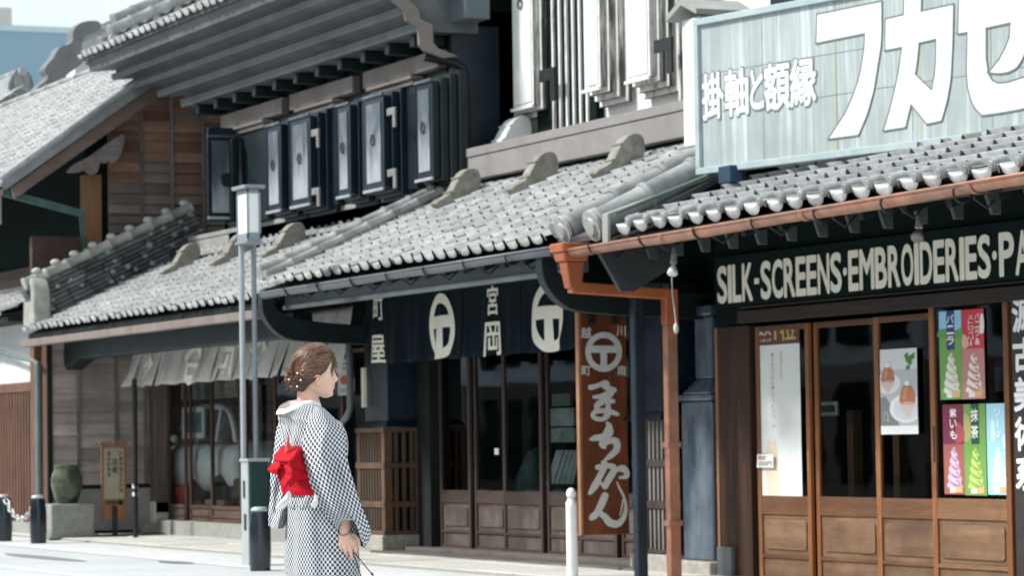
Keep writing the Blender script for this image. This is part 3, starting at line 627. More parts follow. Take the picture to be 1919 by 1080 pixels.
for p in (1583, 1864): q = A(p, 510, Y=13.29).x; poly2d(m, circ(q, 2.65, .032, .035), f_silk)
m.build('lettering', M_CREAM, sg)
# ---- big painted roof sign (stands at a slight angle to the eave)
bs = thing('roof_sign', 'large faded pale blue billboard with giant white characters standing on the tiled roof', 'billboard', (-22, 13.4, 3.6))
SO, SD = Vector((-24.52, 12.9, 0)), Vector((1, .197, 0)).normalized(); SN = Vector((SD.y, -SD.x, 0))
def sgn(u, v, k=.0): return SO+SD*u+Vector((0, 0, v))+SN*k
def spx(px, py):                                   # photo point on the sign face -> (u, v)
    r = ray(px, py); t = (SO-Vector((0, 0, CAMH))).dot(SN)/r.dot(SN); p = Vector((0, 0, CAMH))+r*t; return ((p-SO).dot(SD), p.z)
m = MB(); m.hexa([sgn(0, 3.66, 0), sgn(7, 3.66, 0), sgn(7, 3.66, -.06), sgn(0, 3.66, -.06), sgn(0, 4.92, 0), sgn(7, 4.92, 0), sgn(7, 4.92, -.06), sgn(0, 4.92, -.06)])
t = NT('faded_sign_paint'); v = t.coord((3, 3, .35)); n1 = t.noise(v, 2.2, 8, .65); n2 = t.noise(t.coord((7, 7, .25)), 2.5, 6); n3 = t.noise(t.coord((1, 1, 1)), 1.1, 4)
c = t.mix(t.ramp(n1, .3, .7), (.27, .32, .325, 1), (.43, .475, .475, 1)); c = t.mix(t.ramp(n2, .52, .7), c, (.60, .65, .65, 1)); c = t.mix(t.ramp(n3, .45, .75), c, (.27, .31, .315, 1))
c = t.mix(t.ramp(t.noise(t.coord((5, 5, .12)), 1.4, 5), .59, .78), c, (.40, .38, .22, 1))
t.l(c, t.b.inputs['Base Color']); t.b.inputs['Roughness'].default_value = .6; m.build('board', t.m, bs)
m = MB()
for a0, a1, v0, v1 in ((-.03, 7, 3.60, 3.66), (-.03, 7, 4.92, 4.98), (-.03, .03, 3.66, 4.92)): m.hexa([sgn(a0, v0, .035), sgn(a1, v0, .035), sgn(a1, v0, -.07), sgn(a0, v0, -.07), sgn(a0, v1, .035), sgn(a1, v1, .035), sgn(a1, v1, -.07), sgn(a0, v1, -.07)])
m.build('frame', mat('sign_frame', (.34, .42, .43), .6, .15, 4, (.45, .5, .5), .5), bs, bevel=.006)
m = MB()
for v in (4.13, 4.48): m.hexa([sgn(.03, v, .003), sgn(7, v, .003), sgn(7, v, .0), sgn(.03, v, 0), sgn(.03, v+.006, .003), sgn(7, v+.006, .003), sgn(7, v+.006, 0), sgn(.03, v+.006, 0)])
for u in (.87, 1.82, 2.74, 3.66, 4.6): m.hexa([sgn(u, 3.66, .0035), sgn(u+.006, 3.66, .0035), sgn(u+.006, 3.66, .0), sgn(u, 3.66, 0), sgn(u, 4.92, .0035), sgn(u+.006, 4.92, .0035), sgn(u+.006, 4.92, 0), sgn(u, 4.92, 0)])
m.build('panel_joint', mat('joint', (.25, .30, .29), .8, .3), bs)
C = lambda L_: [spx(1440+a/3, b/3) for a, b in L_]
fu = C([(275, 78), (640, 4), (641, 180), (636, 262), (620, 360), (596, 510), (560, 640), (510, 760), (337, 783), (430, 640), (470, 555), (505, 455), (525, 370), (540, 270), (544, 188), (270, 243)])
ka = C([(765, -60), (762, 80), (660, 105), (657, 284), (752, 266), (735, 390), (712, 500), (685, 610), (648, 737), (775, 716), (790, 650), (805, 588), (893, 698), (977, 680), (1010, 560), (1030, 440), (1040, 240), (1044, 20), (862, 60), (864, -75)])
kah = C([(850, 241), (944, 220), (943, 330), (935, 425), (920, 502), (875, 460), (830, 416), (842, 330)])
ze = C([(1075, -120), (1067, 190), (1120, 182), (1116, 400), (1122, 490), (1140, 560), (1165, 610), (1203, 650), (1320, 634), (1437, 612), (1600, 575), (1600, -200)])
zh1 = C([(1227, 157), (1362, 128), (1357, 205), (1335, 265), (1300, 330), (1247, 398), (1238, 395), (1228, 330)])
zh2 = C([(1234, 404), (1265, 412), (1305, 414), (1350, 407), (1395, 385), (1425, 345), (1450, 290), (1560, 270), (1560, 400), (1437, 432), (1350, 460), (1295, 466), (1262, 450)])
fs = lambda u, v: sgn(u, v, .006); fo = lambda u, v: sgn(u, v, .008)
M_SGW = mat('sign_white', (.72, .745, .745), .6, .08, 3, (.54, .585, .585), .6, dstretch=(6, 6, .5)); M_SGO = flat('sign_outline', (.17, .21, .2), .7)
m = MB(); o_ = MB()
poly2d(m, fu, fs); poly2d(m, ka, fs, 0, [kah]); poly2d(m, ze, fs, 0, [zh1, zh2])
for P in (fu, ka, kah, ze, zh1, zh2):
    Q = P+[P[0]]
    for i in range(len(Q)-1):
        d = Vector(Q[i+1])-Vector(Q[i]); d.normalize(); k = Vector((-d.y, d.x))*.007
        o_.add([fo(*(Vector(Q[i])-k-d*.005)), fo(*(Vector(Q[i+1])-k+d*.005)), fo(*(Vector(Q[i+1])+k+d*.005)), fo(*(Vector(Q[i])+k-d*.005))], [(0, 1, 2, 3)])
k_ = MB()
for ch, xa, xb in (('掛', 1317.5, 1356), ('軸', 1360, 1402), ('と', 1408, 1431), ('額', 1434, 1480), ('縁', 1483, 1529)):
    ua, ub = spx(xa, 180)[0], spx(xb, 170)[0]; va, vb = 4.085, 4.475
    if ch == 'と': va += .03; vb -= .03
    glyphs(m, ch, lambda u, v: sgn(u, v, .007), ua, ub, va, vb, .030)
    glyphs(k_, ch, lambda u, v: sgn(u, v, .0045), ua-.012, ub+.014, va-.012, vb+.010, .040)
m.build('lettering', M_SGW, bs); o_.build('letter_outline', M_SGO, bs); k_.build('letter_outline', M_SGO, bs)
m = MB()
for u in (.5, 2.2, 4): m = MB(); p = sgn(u, 3.6, -.05); m.beam(p, p+Vector((0, .02, -.35)), .06, .06); m.build('strut', M_IRON, bs); m = MB(); m.beam(p+Vector((0, 0, .9)), p+Vector((.1, 1.2, -.1)), .04, .04); m.build('strut', M_IRON, bs)
m = MB(); m.tube([sgn(.55, 4.98, -.02), sgn(.4, 5.2, -1)], .008, 6); m.build('stay_wire', M_IRON, bs)
m = MB(); p = A(1365, 322, Y=12.95); m.box(p.x-.1, p.x+.12, p.y-.05, p.y+.08, p.z-.10, p.z+.05); m.build('junction_box', flat('blue_box', (.02, .05, .09)), bs, bevel=.01)
# ---- wooden hanging sign board (faces along the street)
hs = thing('hanging_board', 'tall varnished wooden hanging board with a round white crest and brush characters', 'sign board', (-27.0, 13.1, .37))
hx = -27.0
def hpx(px, py, k=0): p = A(px, py, X=hx+.03); return Vector((hx+.03+k, p.y, p.z))
m = MB(); m.box(hx-.03, hx+.03, 12.87, 13.355, .375, 2.51)
bw = wood('varnished_board', (.20, .062, .026), 'z', .5, .38, scale=2.4, dirt=(.05, .018, .01), dirt_amt=.75); m.build('board', bw, hs, bevel=.006)
m = MB(); m.box(hx-.032, hx+.032, 12.845, 12.869, .375, 2.51); m.build('board_edge', wood('lit_edge_wood', (.42, .20, .10), 'z', .3, .5), hs)  # street-side edge in a lighter tone, sunlight put into the colour
m = MB()
for px in (1108, 1151): q = hpx(px, 590); m.box(hx-.045, hx+.045, q.y-.036, q.y+.036, 2.38, 2.75)
m.build('hanger', M_IRON, hs, bevel=.004)
mw = mat('board_white', (.62, .63, .60), .7, .1, 20)
P0 = lambda u, v: hpx(u, v, .004)
m = MB(); shop_mark(m, lambda u, v: hpx(1131+u, 660-v, .004), 0, 0, 34.5, 37.5)
for ch, x0, x1, y0, y1 in (('川', 1155, 1172, 611, 630), ('越', 1089, 1107, 614, 634), ('南', 1157, 1173, 686, 704), ('町', 1090, 1106, 687, 704)): glyphs(m, ch, P0, x0, x1, y1, y0, .03)
B = lambda L_: [(1080+a/2.4, 560+b/2.4, w_*1.28/2.4) for a, b, w_ in L_]
for st in ([(64, 400, 20), (95, 392, 16), (128, 378, 17), (140, 384, 15)], [(110, 383, 14), (135, 400, 20), (170, 412, 18)], [(78, 443, 12), (110, 440, 18), (150, 420, 15), (172, 412, 12)], [(160, 425, 16), (130, 455, 22), (95, 478, 22), (88, 496, 14)],
           [(100, 470, 15), (135, 460, 18), (165, 462, 16)], [(140, 440, 16), (142, 480, 18), (140, 520, 24), (120, 542, 16), (88, 540, 16), (72, 525, 14), (90, 508, 18), (130, 505, 18), (160, 512, 18), (184, 520, 14)],
           [(65, 633, 12), (85, 628, 22), (125, 620, 22), (150, 606, 24), (160, 590, 10)], [(140, 562, 14), (146, 580, 24), (125, 620, 20), (112, 655, 18), (125, 668, 16)], [(118, 662, 14), (150, 640, 22), (178, 645, 26), (180, 680, 24), (150, 710, 20), (126, 728, 8)],
           [(96, 760, 20), (120, 755, 18), (160, 755, 20), (168, 775, 24), (140, 822, 24), (128, 850, 16), (112, 830, 10)], [(120, 738, 16), (128, 750, 22), (105, 800, 22), (82, 845, 26), (60, 876, 14)], [(184, 772, 14), (205, 765, 26), (222, 776, 22), (225, 800, 18), (195, 806, 10)],
           [(128, 888, 26), (110, 930, 26), (86, 975, 22), (66, 990, 16)], [(66, 980, 14), (95, 965, 18), (125, 980, 22), (150, 1008, 28), (185, 1015, 24), (212, 985, 18), (222, 940, 12), (214, 895, 9), (192, 850, 8), (182, 825, 4)], [(210, 905, 6), (202, 950, 5), (196, 975, 4)]):
    brush(m, B(st), P0)
m.build('lettering', mw, hs)
# ---- dark blue shop curtain with crests
cu = thing('shop_curtain', 'dark blue shop curtain with two cream crests and brush characters under the eave', 'noren curtain', (-30.2, 13.1, 2.15))
CX0, CX1 = -33.1, -27.36
cf = cloth_fn(CX0, CX1, 13.1, 2.155, 2.98, 3, .033, 9)
m = MB(); nv = 14
for k in range(8):                                   # eight panels, slit in the lower part
    u0, u1 = k/8+.0008, (k+1)/8-.0008
    m.grid(lambda a, b: cf(u0+(u1-u0)*a, b), 14, nv)
m.build('cloth', mat('indigo_cloth', (.002, .008, .014), .9, .25, 40, (.005, .014, .023), .5, bump=.15, spec=.15), cu, solid=.004)
m = MB()
fcl = lambda X_, Z_: cf((X_-CX0)/(CX1-CX0), (Z_-2.155)/.825)+Vector((0, -.012, 0))
for px, py in ((825, 612), (1026, 595)):
    m = MB(); q = A(px, py, Y=13.08); shop_mark(m, fcl, q.x, q.z, .355, .352, maxe=.05); m.build('crest', M_CREAM, cu)
for ch, px, py, w_, h_ in (('町', 708, 580, .26, .24), ('屋', 707, 656, .26, .31), ('宮', 921, 563, .25, .30), ('岡', 922, 636, .29, .34)):
    m = MB(); q = A(px, py, Y=13.08); glyphs(m, ch, fcl, q.x-w_/2, q.x+w_/2, q.z-h_/2, q.z+h_/2, .018, 3); m.build('lettering', M_CREAM, cu)
m = MB(); m.tube([(CX0-.1, 13.1, 2.97), (CX1+.1, 13.1, 2.97)], .018, 8); m.build('curtain_rod', M_DKW, cu)
# ------------------------------------------------------------------ black storehouse on the left with its pent roof
lk = thing('black_storehouse_shop', 'black plastered storehouse with heavy shutters above a tiled pent roof and pale curtain', 'shop building', (-38.5, 13.8, 0))
m = MB(); m.box(-41.2, -33.45, 14.30, 14.7, 3.9, 6.3); m.build('upper_wall', M_BLACKP, lk)
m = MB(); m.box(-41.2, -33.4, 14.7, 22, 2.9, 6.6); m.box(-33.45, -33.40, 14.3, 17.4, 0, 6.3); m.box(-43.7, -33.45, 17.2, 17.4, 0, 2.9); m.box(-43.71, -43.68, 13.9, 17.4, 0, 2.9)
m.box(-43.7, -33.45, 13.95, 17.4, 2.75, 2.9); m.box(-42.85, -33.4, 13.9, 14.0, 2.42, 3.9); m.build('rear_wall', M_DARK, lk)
m = MB(); m.box(-43.68, -33.45, 13.95, 17.2, .28, .32); m.build('shop_floor', M_MIDX, lk)
m = MB(); tiles(m, -43.35, -33.45, 12.0, 2.96, 14.5, 4.10, .262, .235, .042, .026, 31); m.build('roof', M_TILE, lk)
m = MB(); m.add([(-43.4, 12.06, 2.89), (-33.5, 12.06, 2.89), (-33.5, 14.5, 4.0), (-43.4, 14.5, 4.0), (-43.4, 12.06, 2.82), (-33.5, 12.06, 2.82), (-33.5, 14.5, 3.92), (-43.4, 14.5, 3.92)], [(0, 1, 2, 3), (4, 7, 6, 5), (0, 4, 5, 1), (1, 5, 6, 2), (2, 6, 7, 3), (3, 7, 4, 0)])
m.build('soffit', M_DKW, lk)
m = MB(); x = -43.4
while x < -33.6: m.box(x, min(x+1.05, -33.55), 11.93, 12.05, 2.70+.004*((x*7) % 1), 2.80); x += 1.054
m.build('gutter', mat('brown_gutter', (.20, .16, .145), .6, .2, 4, (.2, .16, .14), .5), lk, bevel=.01)
m = MB(); m.prism([(-42.75, 12.42, 2.36), (-42.1, 12.42, 2.50), (-33.6, 12.42, 2.50), (-33.6, 12.42, 2.78), (-43.05, 12.42, 2.78), (-43.0, 12.42, 2.55)], (0, .24, 0)); m.build('eave_beam', M_BLACKP, lk, bevel=.01)
M_RDISC = mat('rough_ridge_disc', (.22, .23, .225), .7, .4, 14)
M_PALER = mat('pale_ridge_cap', (.42, .42, .385), .7, .2, 9, (.3, .3, .27), .5, tone=True)
# big stacked ridge at the end of the pent roof
rx = -43.05; tY, tZ = 2.5, 1.14; rl = sqrt(tY*tY+tZ*tZ); ty, tz = tY/rl, tZ/rl
def rp(s, h, x=0.): return Vector((rx+x, 12.1+ty*s-tz*h, 3.02+tz*s+ty*h))
m = MB(); rnd = random.Random(9)
for k in range(8):
    h0 = .05+k*.062; s = 0.
    while s < 2.7:
        ln = rnd.uniform(.26, .34); j = rnd.uniform(-.025, .025); m.ct = (rnd.uniform(.6, 1.5),)*3
        w2 = .15-.004*k+j; a = rp(s, h0); b = rp(min(s+ln, 2.75)-.012, h0)
        m.beam(a, b, w2*2, .052, up=Vector((0, -tz, ty))); s += ln
m.ct = 1.0
rg = m.build('stacked_ridge', M_DKRIDGE, lk, bevel=.008)
m = MB(); ridge_tubes(m, rp(.05, .585), rp(2.75, .585), .085, .36, seed=8); m.build('ridge_cap', M_PALER, rg)
m = MB()
for k in range(9): m = MB(); q = rp(.3+k*.3, .68); m.sphere(q, .065, 8, sc=(1.2, 1.2, .8)); m.build('ridge_knob', M_PALER, rg)
m = MB(); rnd = random.Random(12)
for r_ in range(4):
    for k in range(11):
        if rnd.random() < .42: continue
        m = MB(); q = rp(.22+k*.235+(.11 if r_ % 2 else 0)+rnd.uniform(-.05, .05), .11+r_*.125+rnd.uniform(-.025, .025), .135); m.tube([q, q+Vector((.045, 0, 0))], [rnd.uniform(.028, .042)]*2, 12); m.tube([q+Vector((.04, 0, 0)), q+Vector((.052, 0, 0))], [.026, .02], 8); m.build('ridge_disc', M_RDISC, rg)
m = MB(); pr = smooth_poly([(11.80, 3.24), (11.86, 3.46), (11.98, 3.60), (12.12, 3.64), (12.24, 3.58), (12.28, 3.4), (12.24, 3.15), (12.2, 2.98), (12.05, 2.96), (11.93, 3.06)], 4)
pr = smooth_poly([(-.24, 2.98), (-.27, 3.2), (-.24, 3.45), (-.14, 3.62), (0, 3.68), (.14, 3.62), (.24, 3.45), (.27, 3.2), (.24, 2.98)], 4)
m.prism([(rx+a, 11.96, b) for a, b in pr], (0, .26, 0)); m.build('ridge_end_tile', mat('mossy_ridge_end', (.33, .335, .30), .85, .25, 8, (.22, .225, .17), .6), rg, bevel=.04)
for x in (-41.1, -39.0, -37.0): claw(lk, x, 13.62, 3.66, .8, wd=.2)
m = MB(); m.box(-43.5, -33.5, 14.30, 14.5, 3.98, 4.20); m.box(-43.5, -33.5, 14.285, 14.5, 4.203, 4.262); m.build('sill_box', M_METAL_W, lk, bevel=.004)
m = MB(); m.box(-42.6, -33.5, 14.5, 14.6, 3.9, 4.25); m.build('sill_backing', M_DARK, lk)
# shutters and window recesses
zc, ht = 4.86, 1.10
for a, b in ((500, 525), (545, 580), (632, 655), (683, 718), (780, 810)):
    xa, xb = A(a, 300, Y=13.93).x, A(b, 300, Y=13.93).x
    shutter(lk, (xa+xb)/2, 13.94, zc, xb-xa, ht, M_NAVYW, M_BLACKP if a > 700 else M_NAVY, 4, .05, .088, flare=.042)
m = MB(); X0_ = -40.3                                  # leftmost shutter stands open, square to the wall
for k in range(4): m.box(X0_+.05*k-.2, X0_+.05*(k+1)-.203, 13.70+.02*(3-k), 14.24, 4.36-.02*(3-k), 5.46+.045*(3-k))
o = m.build('shutter', M_NAVY, lk, bevel=.01)
m = MB(); m.box(X0_, X0_+.012, 13.76, 14.18, 4.42, 5.40); m.box(X0_-.001, X0_+.03, 13.69, 14.24, 5.44, 5.47); m.box(X0_-.001, X0_+.03, 13.69, 14.24, 4.33, 4.365); m.build('shutter_face', M_NAVYW, o, bevel=.005)
m = MB(); m.tube([(X0_+.03, 13.95+.06*cos(t), 4.84+.06*sin(t)) for t in [2*pi*i/16 for i in range(17)]], .012, 6, caps=False); m.tube([(X0_+.012, 13.95, 4.88), (X0_+.03, 13.95, 4.88)], .08, 16); m.build('ring_handle', M_IRON, o)
for a, b in ((455, 500), (580, 632), (718, 780)):
    xa, xb = A(a, 300, Y=14.2).x-.1, A(b, 300, Y=14.2).x
    m = MB(); m.box(xa, xb, 14.20, 14.299, 4.27, 5.5)
    for k in range(3): m.box(xa-.08, xa+.22-.07*k, 14.0+.066*k, 14.065+.066*k, 4.28, 5.42+.05*k)
    m.build('window_recess', M_BLACKP, lk, bevel=.01)
    m = MB(); zt = 5.56; m.box(xa-.25, xb+.05, 14.12, 14.299, zt, zt+.045); m.box(xa-.2, xb, 14.16, 14.299, zt-.06, zt-.003); m.build('window_head', M_BROWNP, lk, bevel=.012)
for px, pz in ((595, 250), (596, 360), (738, 210), (739, 325)): q = A(px, pz, Y=13.93); hinge(lk, q.x, 13.93, q.z-.03, M_IRON2, .95)
m = MB()
for a, b in ((-41.15, -38.7), (-38.4, -36.15), (-35.8, -33.42)): m.box(a, b, 14.18, 14.298, 5.62, 5.83)
m.build('plaster_frieze', M_BROWNP, lk, bevel=.01)
# stepped plaster cornice under the main eave
prof = [(13.90, 13.98, 5.81, 5.97), (13.83, 13.92, 5.98, 6.05), (13.68, 13.85, 6.06, 6.13), (13.62, 13.8, 6.14, 6.23), (13.50, 13.7, 6.235, 6.36), (13.36, 13.6, 6.365, 6.48), (13.24, 13.5, 6.485, 6.66), (13.12, 13.4, 6.665, 6.80)]
pts = [(13.87, 6.0), (13.83, 6.0), (13.82, 6.11), (13.86, 6.13), (13.85, 6.16), (13.66, 6.19), (13.65, 6.29), (13.69, 6.31), (13.68, 6.34), (13.49, 6.37), (13.48, 6.46), (13.52, 6.48), (13.51, 6.51), (13.32, 6.54), (13.31, 6.63), (13.35, 6.65), (13.34, 6.68), (13.15, 6.71), (13.14, 6.80), (13.10, 6.86), (14.6, 6.86), (14.6, 6.0)]
m = MB(); P3 = [Vector((-33.2, a, b)) for a, b in pts]; n = len(pts)
lx = [-41.7-max(0, (13.86-a))*3.1 for a, b in pts]
Q3 = [Vector((lx[i], a, b)) for i, (a, b) in enumerate(pts)]
m.add(P3+Q3, [list(range(n)), list(range(n, 2*n))[::-1]]+[(i, n+i, n+(i+1) % n, (i+1) % n) for i in range(n)])
m.build('cornice', M_GREYP, lk, bevel=.008)
PE = [(14.15, 5.70), (13.9, 5.78), (13.84, 5.84), (13.83, 6.05), (13.68, 6.12), (13.66, 6.23), (13.52, 6.34), (13.50, 6.45), (13.36, 6.54), (13.34, 6.66), (13.14, 6.78)]
m = MB(); m.prism([(-33.19, a-.012, b-.012) for a, b in PE]+[(-33.19, a+.17, b+.02) for a, b in PE][::-1], (.06, 0, 0)); m.build('cornice_end', M_BROWNP, lk, bevel=.01)
for i in range(11):
    m = MB(); x = -41.4+i*.78; m.box(x, x+.14, 13.90, 14.29, 5.86, 5.99); m.build('cornice_bracket', M_BLACKP, lk, bevel=.012)
m = MB(); tiles(m, -44.0, -33.1, 13.02, 6.93, 16.5, 8.5, .275, .25, .045, .03, 41); m.build('main_roof', M_TILE2, lk)
m = MB(); m.box(-43.9, -33.1, 13.06, 16.4, 6.865, 6.935); m.build('eave_board', M_GREYP, lk)
m = MB()
for k in range(3): ridge_tubes(m, (-44.05+.12*(k % 2), 13.35+.1*k, 7.15+.17*k), (-44.05+.12*(k % 2), 16.6, 8.62+.17*k), .1, .34, seed=50+k)
g_ = m.build('verge_ridge', M_RIDGE, lk)
m = MB(); rnd = random.Random(3)
for r_ in range(2):
    for k in range(8): m = MB(); q = Vector((-43.92, 13.5+k*.33+.12*r_, 7.16+k*.15+.17*r_+.05)); m.tube([q, q+Vector((.07, 0, 0))], [.075, .07], 12); m.build('ridge_disc', M_DISC, g_)
m = MB(); m.box(-33.30, -32.75, 14.25, 14.55, 6.11, 6.9); m.build('corner_box', mat('corner_box', (.10, .125, .145), .5, .15, 3), lk, bevel=.008)
m = MB(); m.tube([(-33.3, 13.95, 5.72), (-33.3, 14.35, 5.66), (-33.3, 14.45, 5.6), (-33.3, 14.47, 5.4), (-33.3, 14.47, 4.3)], .05, 10); m.build('downpipe', M_IRON, lk)
m = MB(); m.box(-33.38, -33.3, 14.30, 14.9, 4.2, 6.1); m.build('corner_wall', M_NAVY, lk)
# ground floor: boarded side wall, sliding glass doors
def boards(root, y0, y1, x, z0, z1, bh, battens, seed, top=None, mats=(M_BOARD, M_BATTEN), warm=None):
    m = MB(); rnd = random.Random(seed); z = z0
    while z < z1-.02:
        h = min(bh*rnd.uniform(.95, 1.05), z1-z)
        bb = [y0]+sorted(battens)+[y1]
        for a, b in zip(bb[:-1], bb[1:]):
            if b-a < .05: continue
            t = rnd.uniform(.75, 1.25); wv = rnd.uniform(0, .012); tn = (t, t*.98, t*.97)
            if warm and warm(.5*(a+b), z): q = rnd.uniform(.55, 1.3); tn = (q*1.35, q*.93, q*.73)
            zt = z+h+.012
            if top: zt = min(zt, top(.5*(a+b)))
            if zt <= z+.02: continue
            m.add([(x+.034+wv, a, z), (x+.034+wv*.4, b, z), (x+.003, b, zt), (x+.003, a, zt), (x-.002, a, z), (x-.002, b, z)], [(0, 1, 2, 3), (4, 5, 1, 0)], 0, tn)
        z += h
    o = m.build('cladding', mats[0], root)
    m = MB()
    for b in battens:
        zt = min(z1, top(b)) if top else z1
        m.box(x+.02, x+.065, b-.02, b+.02, z0, zt)
    m.build('batten', mats[1], o)
    return o
m = MB(); m.box(-43.0, -42.905, 12.2, 13.85, .1, 2.9); m.build('side_wall', M_DARK, lk)
boards(lk, 12.22, 13.74, -42.9, .75, 2.82, .172, [12.62, 13.17, 13.6], 5)
m = MB(); m.box(-42.9, -42.86, 12.2, 13.76, .69, .75); m.box(-42.9, -42.84, 12.17, 12.24, .1, 2.85); m.build('wall_rail', M_DKWZ, lk)
m = MB(); m.box(-42.93, -42.87, 12.22, 13.76, .1, .69); m.build('wall_base', mat('grey_wall_base', (.36, .37, .37), .9, .15, 4, (.26, .26, .25), .5), lk)
m = MB(); m.box(-42.86, -42.62, 13.66, 13.9, .33, 2.5); m.build('corner_post', wood('grey_post', (.17, .14, .125), 'z'), lk, bevel=.01)
m = MB(); m.box(-42.86, -42.62, 13.64, 13.9, .14, .5); m.build('post_wrap', mat('pale_post_wrap', (.62, .58, .48), .9, .15, 8), lk, bevel=.02)
m = MB(); m.box(-42.86, -42.58, 13.5, 13.8, .05, .2); m.build('post_stone', M_STONE, lk, bevel=.02)
el = [-42.58, -41.75, -40.72, -39.45, -38.2, -37.0, -35.8, -34.6]
for i in range(7): door_leaf(lk, el[i]+.01, el[i+1]-.01, 13.83+(.04 if i % 2 else 0), .24, .46, 2.42, wood('red_brown_frame', (.085, .045, .03), 'z'), wood('red_brown_rail', (.12, .07, .055), 'x'), wood('dull_kick_board', (.13, .085, .07), 'x'), .07, rows=False)
m = MB(); m.box(-42.6, -33.6, 13.66, 13.95, .03, .235); m.build('sill_stone', M_GSTONE, lk, bevel=.01)
m = MB(); m.box(-34.6, -33.4, 13.8, 13.95, .2, 2.45); m.build('end_panel', M_BLACKP, lk)
# curtain over the left shop, blown to the left
pc = thing('pale_shop_curtain', 'pale grey split curtain blown sideways behind the street lamp', 'noren curtain', (-38, 13.2, 2.1))
cf2 = cloth_fn(-42.0, -33.75, 13.2, 2.10, 2.86, 8, .045, 11, sway=.30, lean=.10)
m = MB(); rnd = random.Random(2)
N_ = 18
for k in range(N_):
    u0, u1 = k/N_, (k+1)/N_; sl_ = rnd.uniform(.0, .012); sw_ = rnd.uniform(-.06, .10)
    def pan(a, b, u0=u0, u1=u1, sl_=sl_, sw_=sw_):
        k_ = max(0, .62-b)/.62
        p = cf2(u0+(u1-u0)*(a*(1-sl_*3*k_)+.5*sl_*3*k_), b); p.x -= sw_*k_; p.y -= .06*k_*sw_*3+.015*sin(pi*a)*k_; return p
    m.grid(pan, 10, 12)
m.build('cloth', mat('pale_linen', (.48, .47, .435), .9, .12, 30, (.38, .375, .35), .5, bump=.1, spec=.1), pc, solid=.003)
m = MB(); fc2 = lambda X_, Z_: cf2((X_+42.0)/8.25, (Z_-2.10)/.76)+Vector((0, -.016, 0))
M_CREST = mat('crest_cloth', (.80, .78, .68), .9, .08, 20)
def peak(px, py, s=1.):
    m = MB()
    q = A(px, py, Y=13.17); c = lambda L_: [(q.x+a*s, q.z+b*s) for a, b in L_]
    poly2d(m, c([(0, .27), (.33, .0), (.2, -.1), (.16, -.05), (0, .1), (-.16, -.05), (-.2, -.1), (-.33, .0)]), fc2, maxe=.08)
    poly2d(m, c([(-.2, -.08), (.2, -.08), (.14, -.28), (0, -.38), (-.14, -.28)]), fc2, 0, [c([(-.08, -.14), (.08, -.14), (.05, -.24), (-.05, -.24)])], maxe=.08); m.build('crest', M_CREST, pc)
peak(374, 668); peak(497, 655); peak(290, 684, .8)
m = MB(); q = A(437, 665, Y=13.17); glyphs(m, '両', fc2, q.x-.24, q.x+.24, q.z-.26, q.z+.2, .03, 3); m.build('lettering', M_CREST, pc); m = MB()
q = A(612, 655, Y=13.17); glyphs(m, '合', fc2, q.x-.24, q.x+.24, q.z-.26, q.z+.2, .03, 3)
m.build('lettering', M_CREST, pc)
# ------------------------------------------------------------------ timber house beyond, gable towards us
gh = thing('gabled_timber_house', 'old timber house with boarded gable wall and steep pale tiled roof beyond the black storehouse', 'house', (-46, 13.5, 0))
m = MB(); tiles(m, -58, -43.3, 11.75, 5.02, 15.2, 7.52, .27, .22, .036, .022, 61); m.build('roof', M_TILE2, gh)
m = MB(); tiles(m, -58, -43.3, 18.7, 5.02, 15.2, 7.52, .4, .4, .03, .02, 62); ridge_tubes(m, (-58, 15.2, 7.56), (-43.3, 15.2, 7.56), .06, .9); m.build('rear_roof', M_TILE2, gh)
m = MB(); m.prism([(-43.28, 11.70, 4.92), (-43.28, 11.62, 5.02), (-43.28, 15.2, 7.62), (-43.28, 15.2, 7.40)], (.1, 0, 0))
m.build('verge_tile', mat('verge_tile', (.21, .22, .23), .6, .25, 5), gh, bevel=.02)
m = MB(); m.tube([(-43.2, 11.62, 5.07), (-43.2, 15.2, 7.66)], .055, 10); m.build('verge_cap', M_TILE2, gh)
m = MB(); m.prism([(-43.36, 11.85, 4.80), (-43.36, 11.8, 4.96), (-43.36, 15.2, 7.40), (-43.36, 15.2, 7.16)], (.07, 0, 0)); m.build('bargeboard', wood('bargeboard_wood', (.20, .145, .12), 'y', .3), gh, bevel=.008)
pr = smooth_poly([tuple(A(a, b, X=-43.3)[1:]) for a, b in ((232, 250), (228, 288), (214, 306), (206, 300), (198, 306), (190, 303), (184, 322), (172, 326), (160, 318), (150, 322), (128, 322), (140, 308), (170, 292))], 3)
m = MB(); m.prism([(-43.42, a, b) for a, b in pr], (.09, 0, 0)); m.build('gable_ornament', wood('grey_carving', (.23, .205, .185), 'y', .3), gh, bevel=.006)
m = MB(); m.box(-58, -43.72, 13.0, 17.4, .1, 5.0); m.prism([(-58, 13.0, 5.0), (-58, 17.4, 5.0), (-58, 15.2, 7.2), (-58, 13.0, 5.7)], (14.28, 0, 0)); m.build('house_body', M_DARK, gh)
top = lambda y: 6.12+(y-13.45)*.70
bt = [A(px, 300, X=-43.66).y for px in (265, 322, 381)]
boards(gh, 13.33, 15.1, -43.7, 3.0, 7.1, .150, bt, 15, top, (M_BOARD2, M_BATTEN), warm=lambda y, z: z > 5.35 and noise.noise(Vector((y*2.2, z*2.6, 3))) > -.12 or (z > 4.6 and noise.noise(Vector((y*3, z*3, 7))) > .42))
m = MB(); m.box(-43.9, -43.62, 12.98, 13.22, 2.6, 5.2); m.build('gable_post', M_ORNG, gh, bevel=.01)
m = MB(); m.box(-58, -43.9, 12.9, 13.0, 3.0, 4.02); m.box(-43.8, -43.68, 12.2, 13.0, 3.3, 4.3); m.build('balcony_board', wood('dark_red_board', (.085, .05, .04), 'x'), gh)
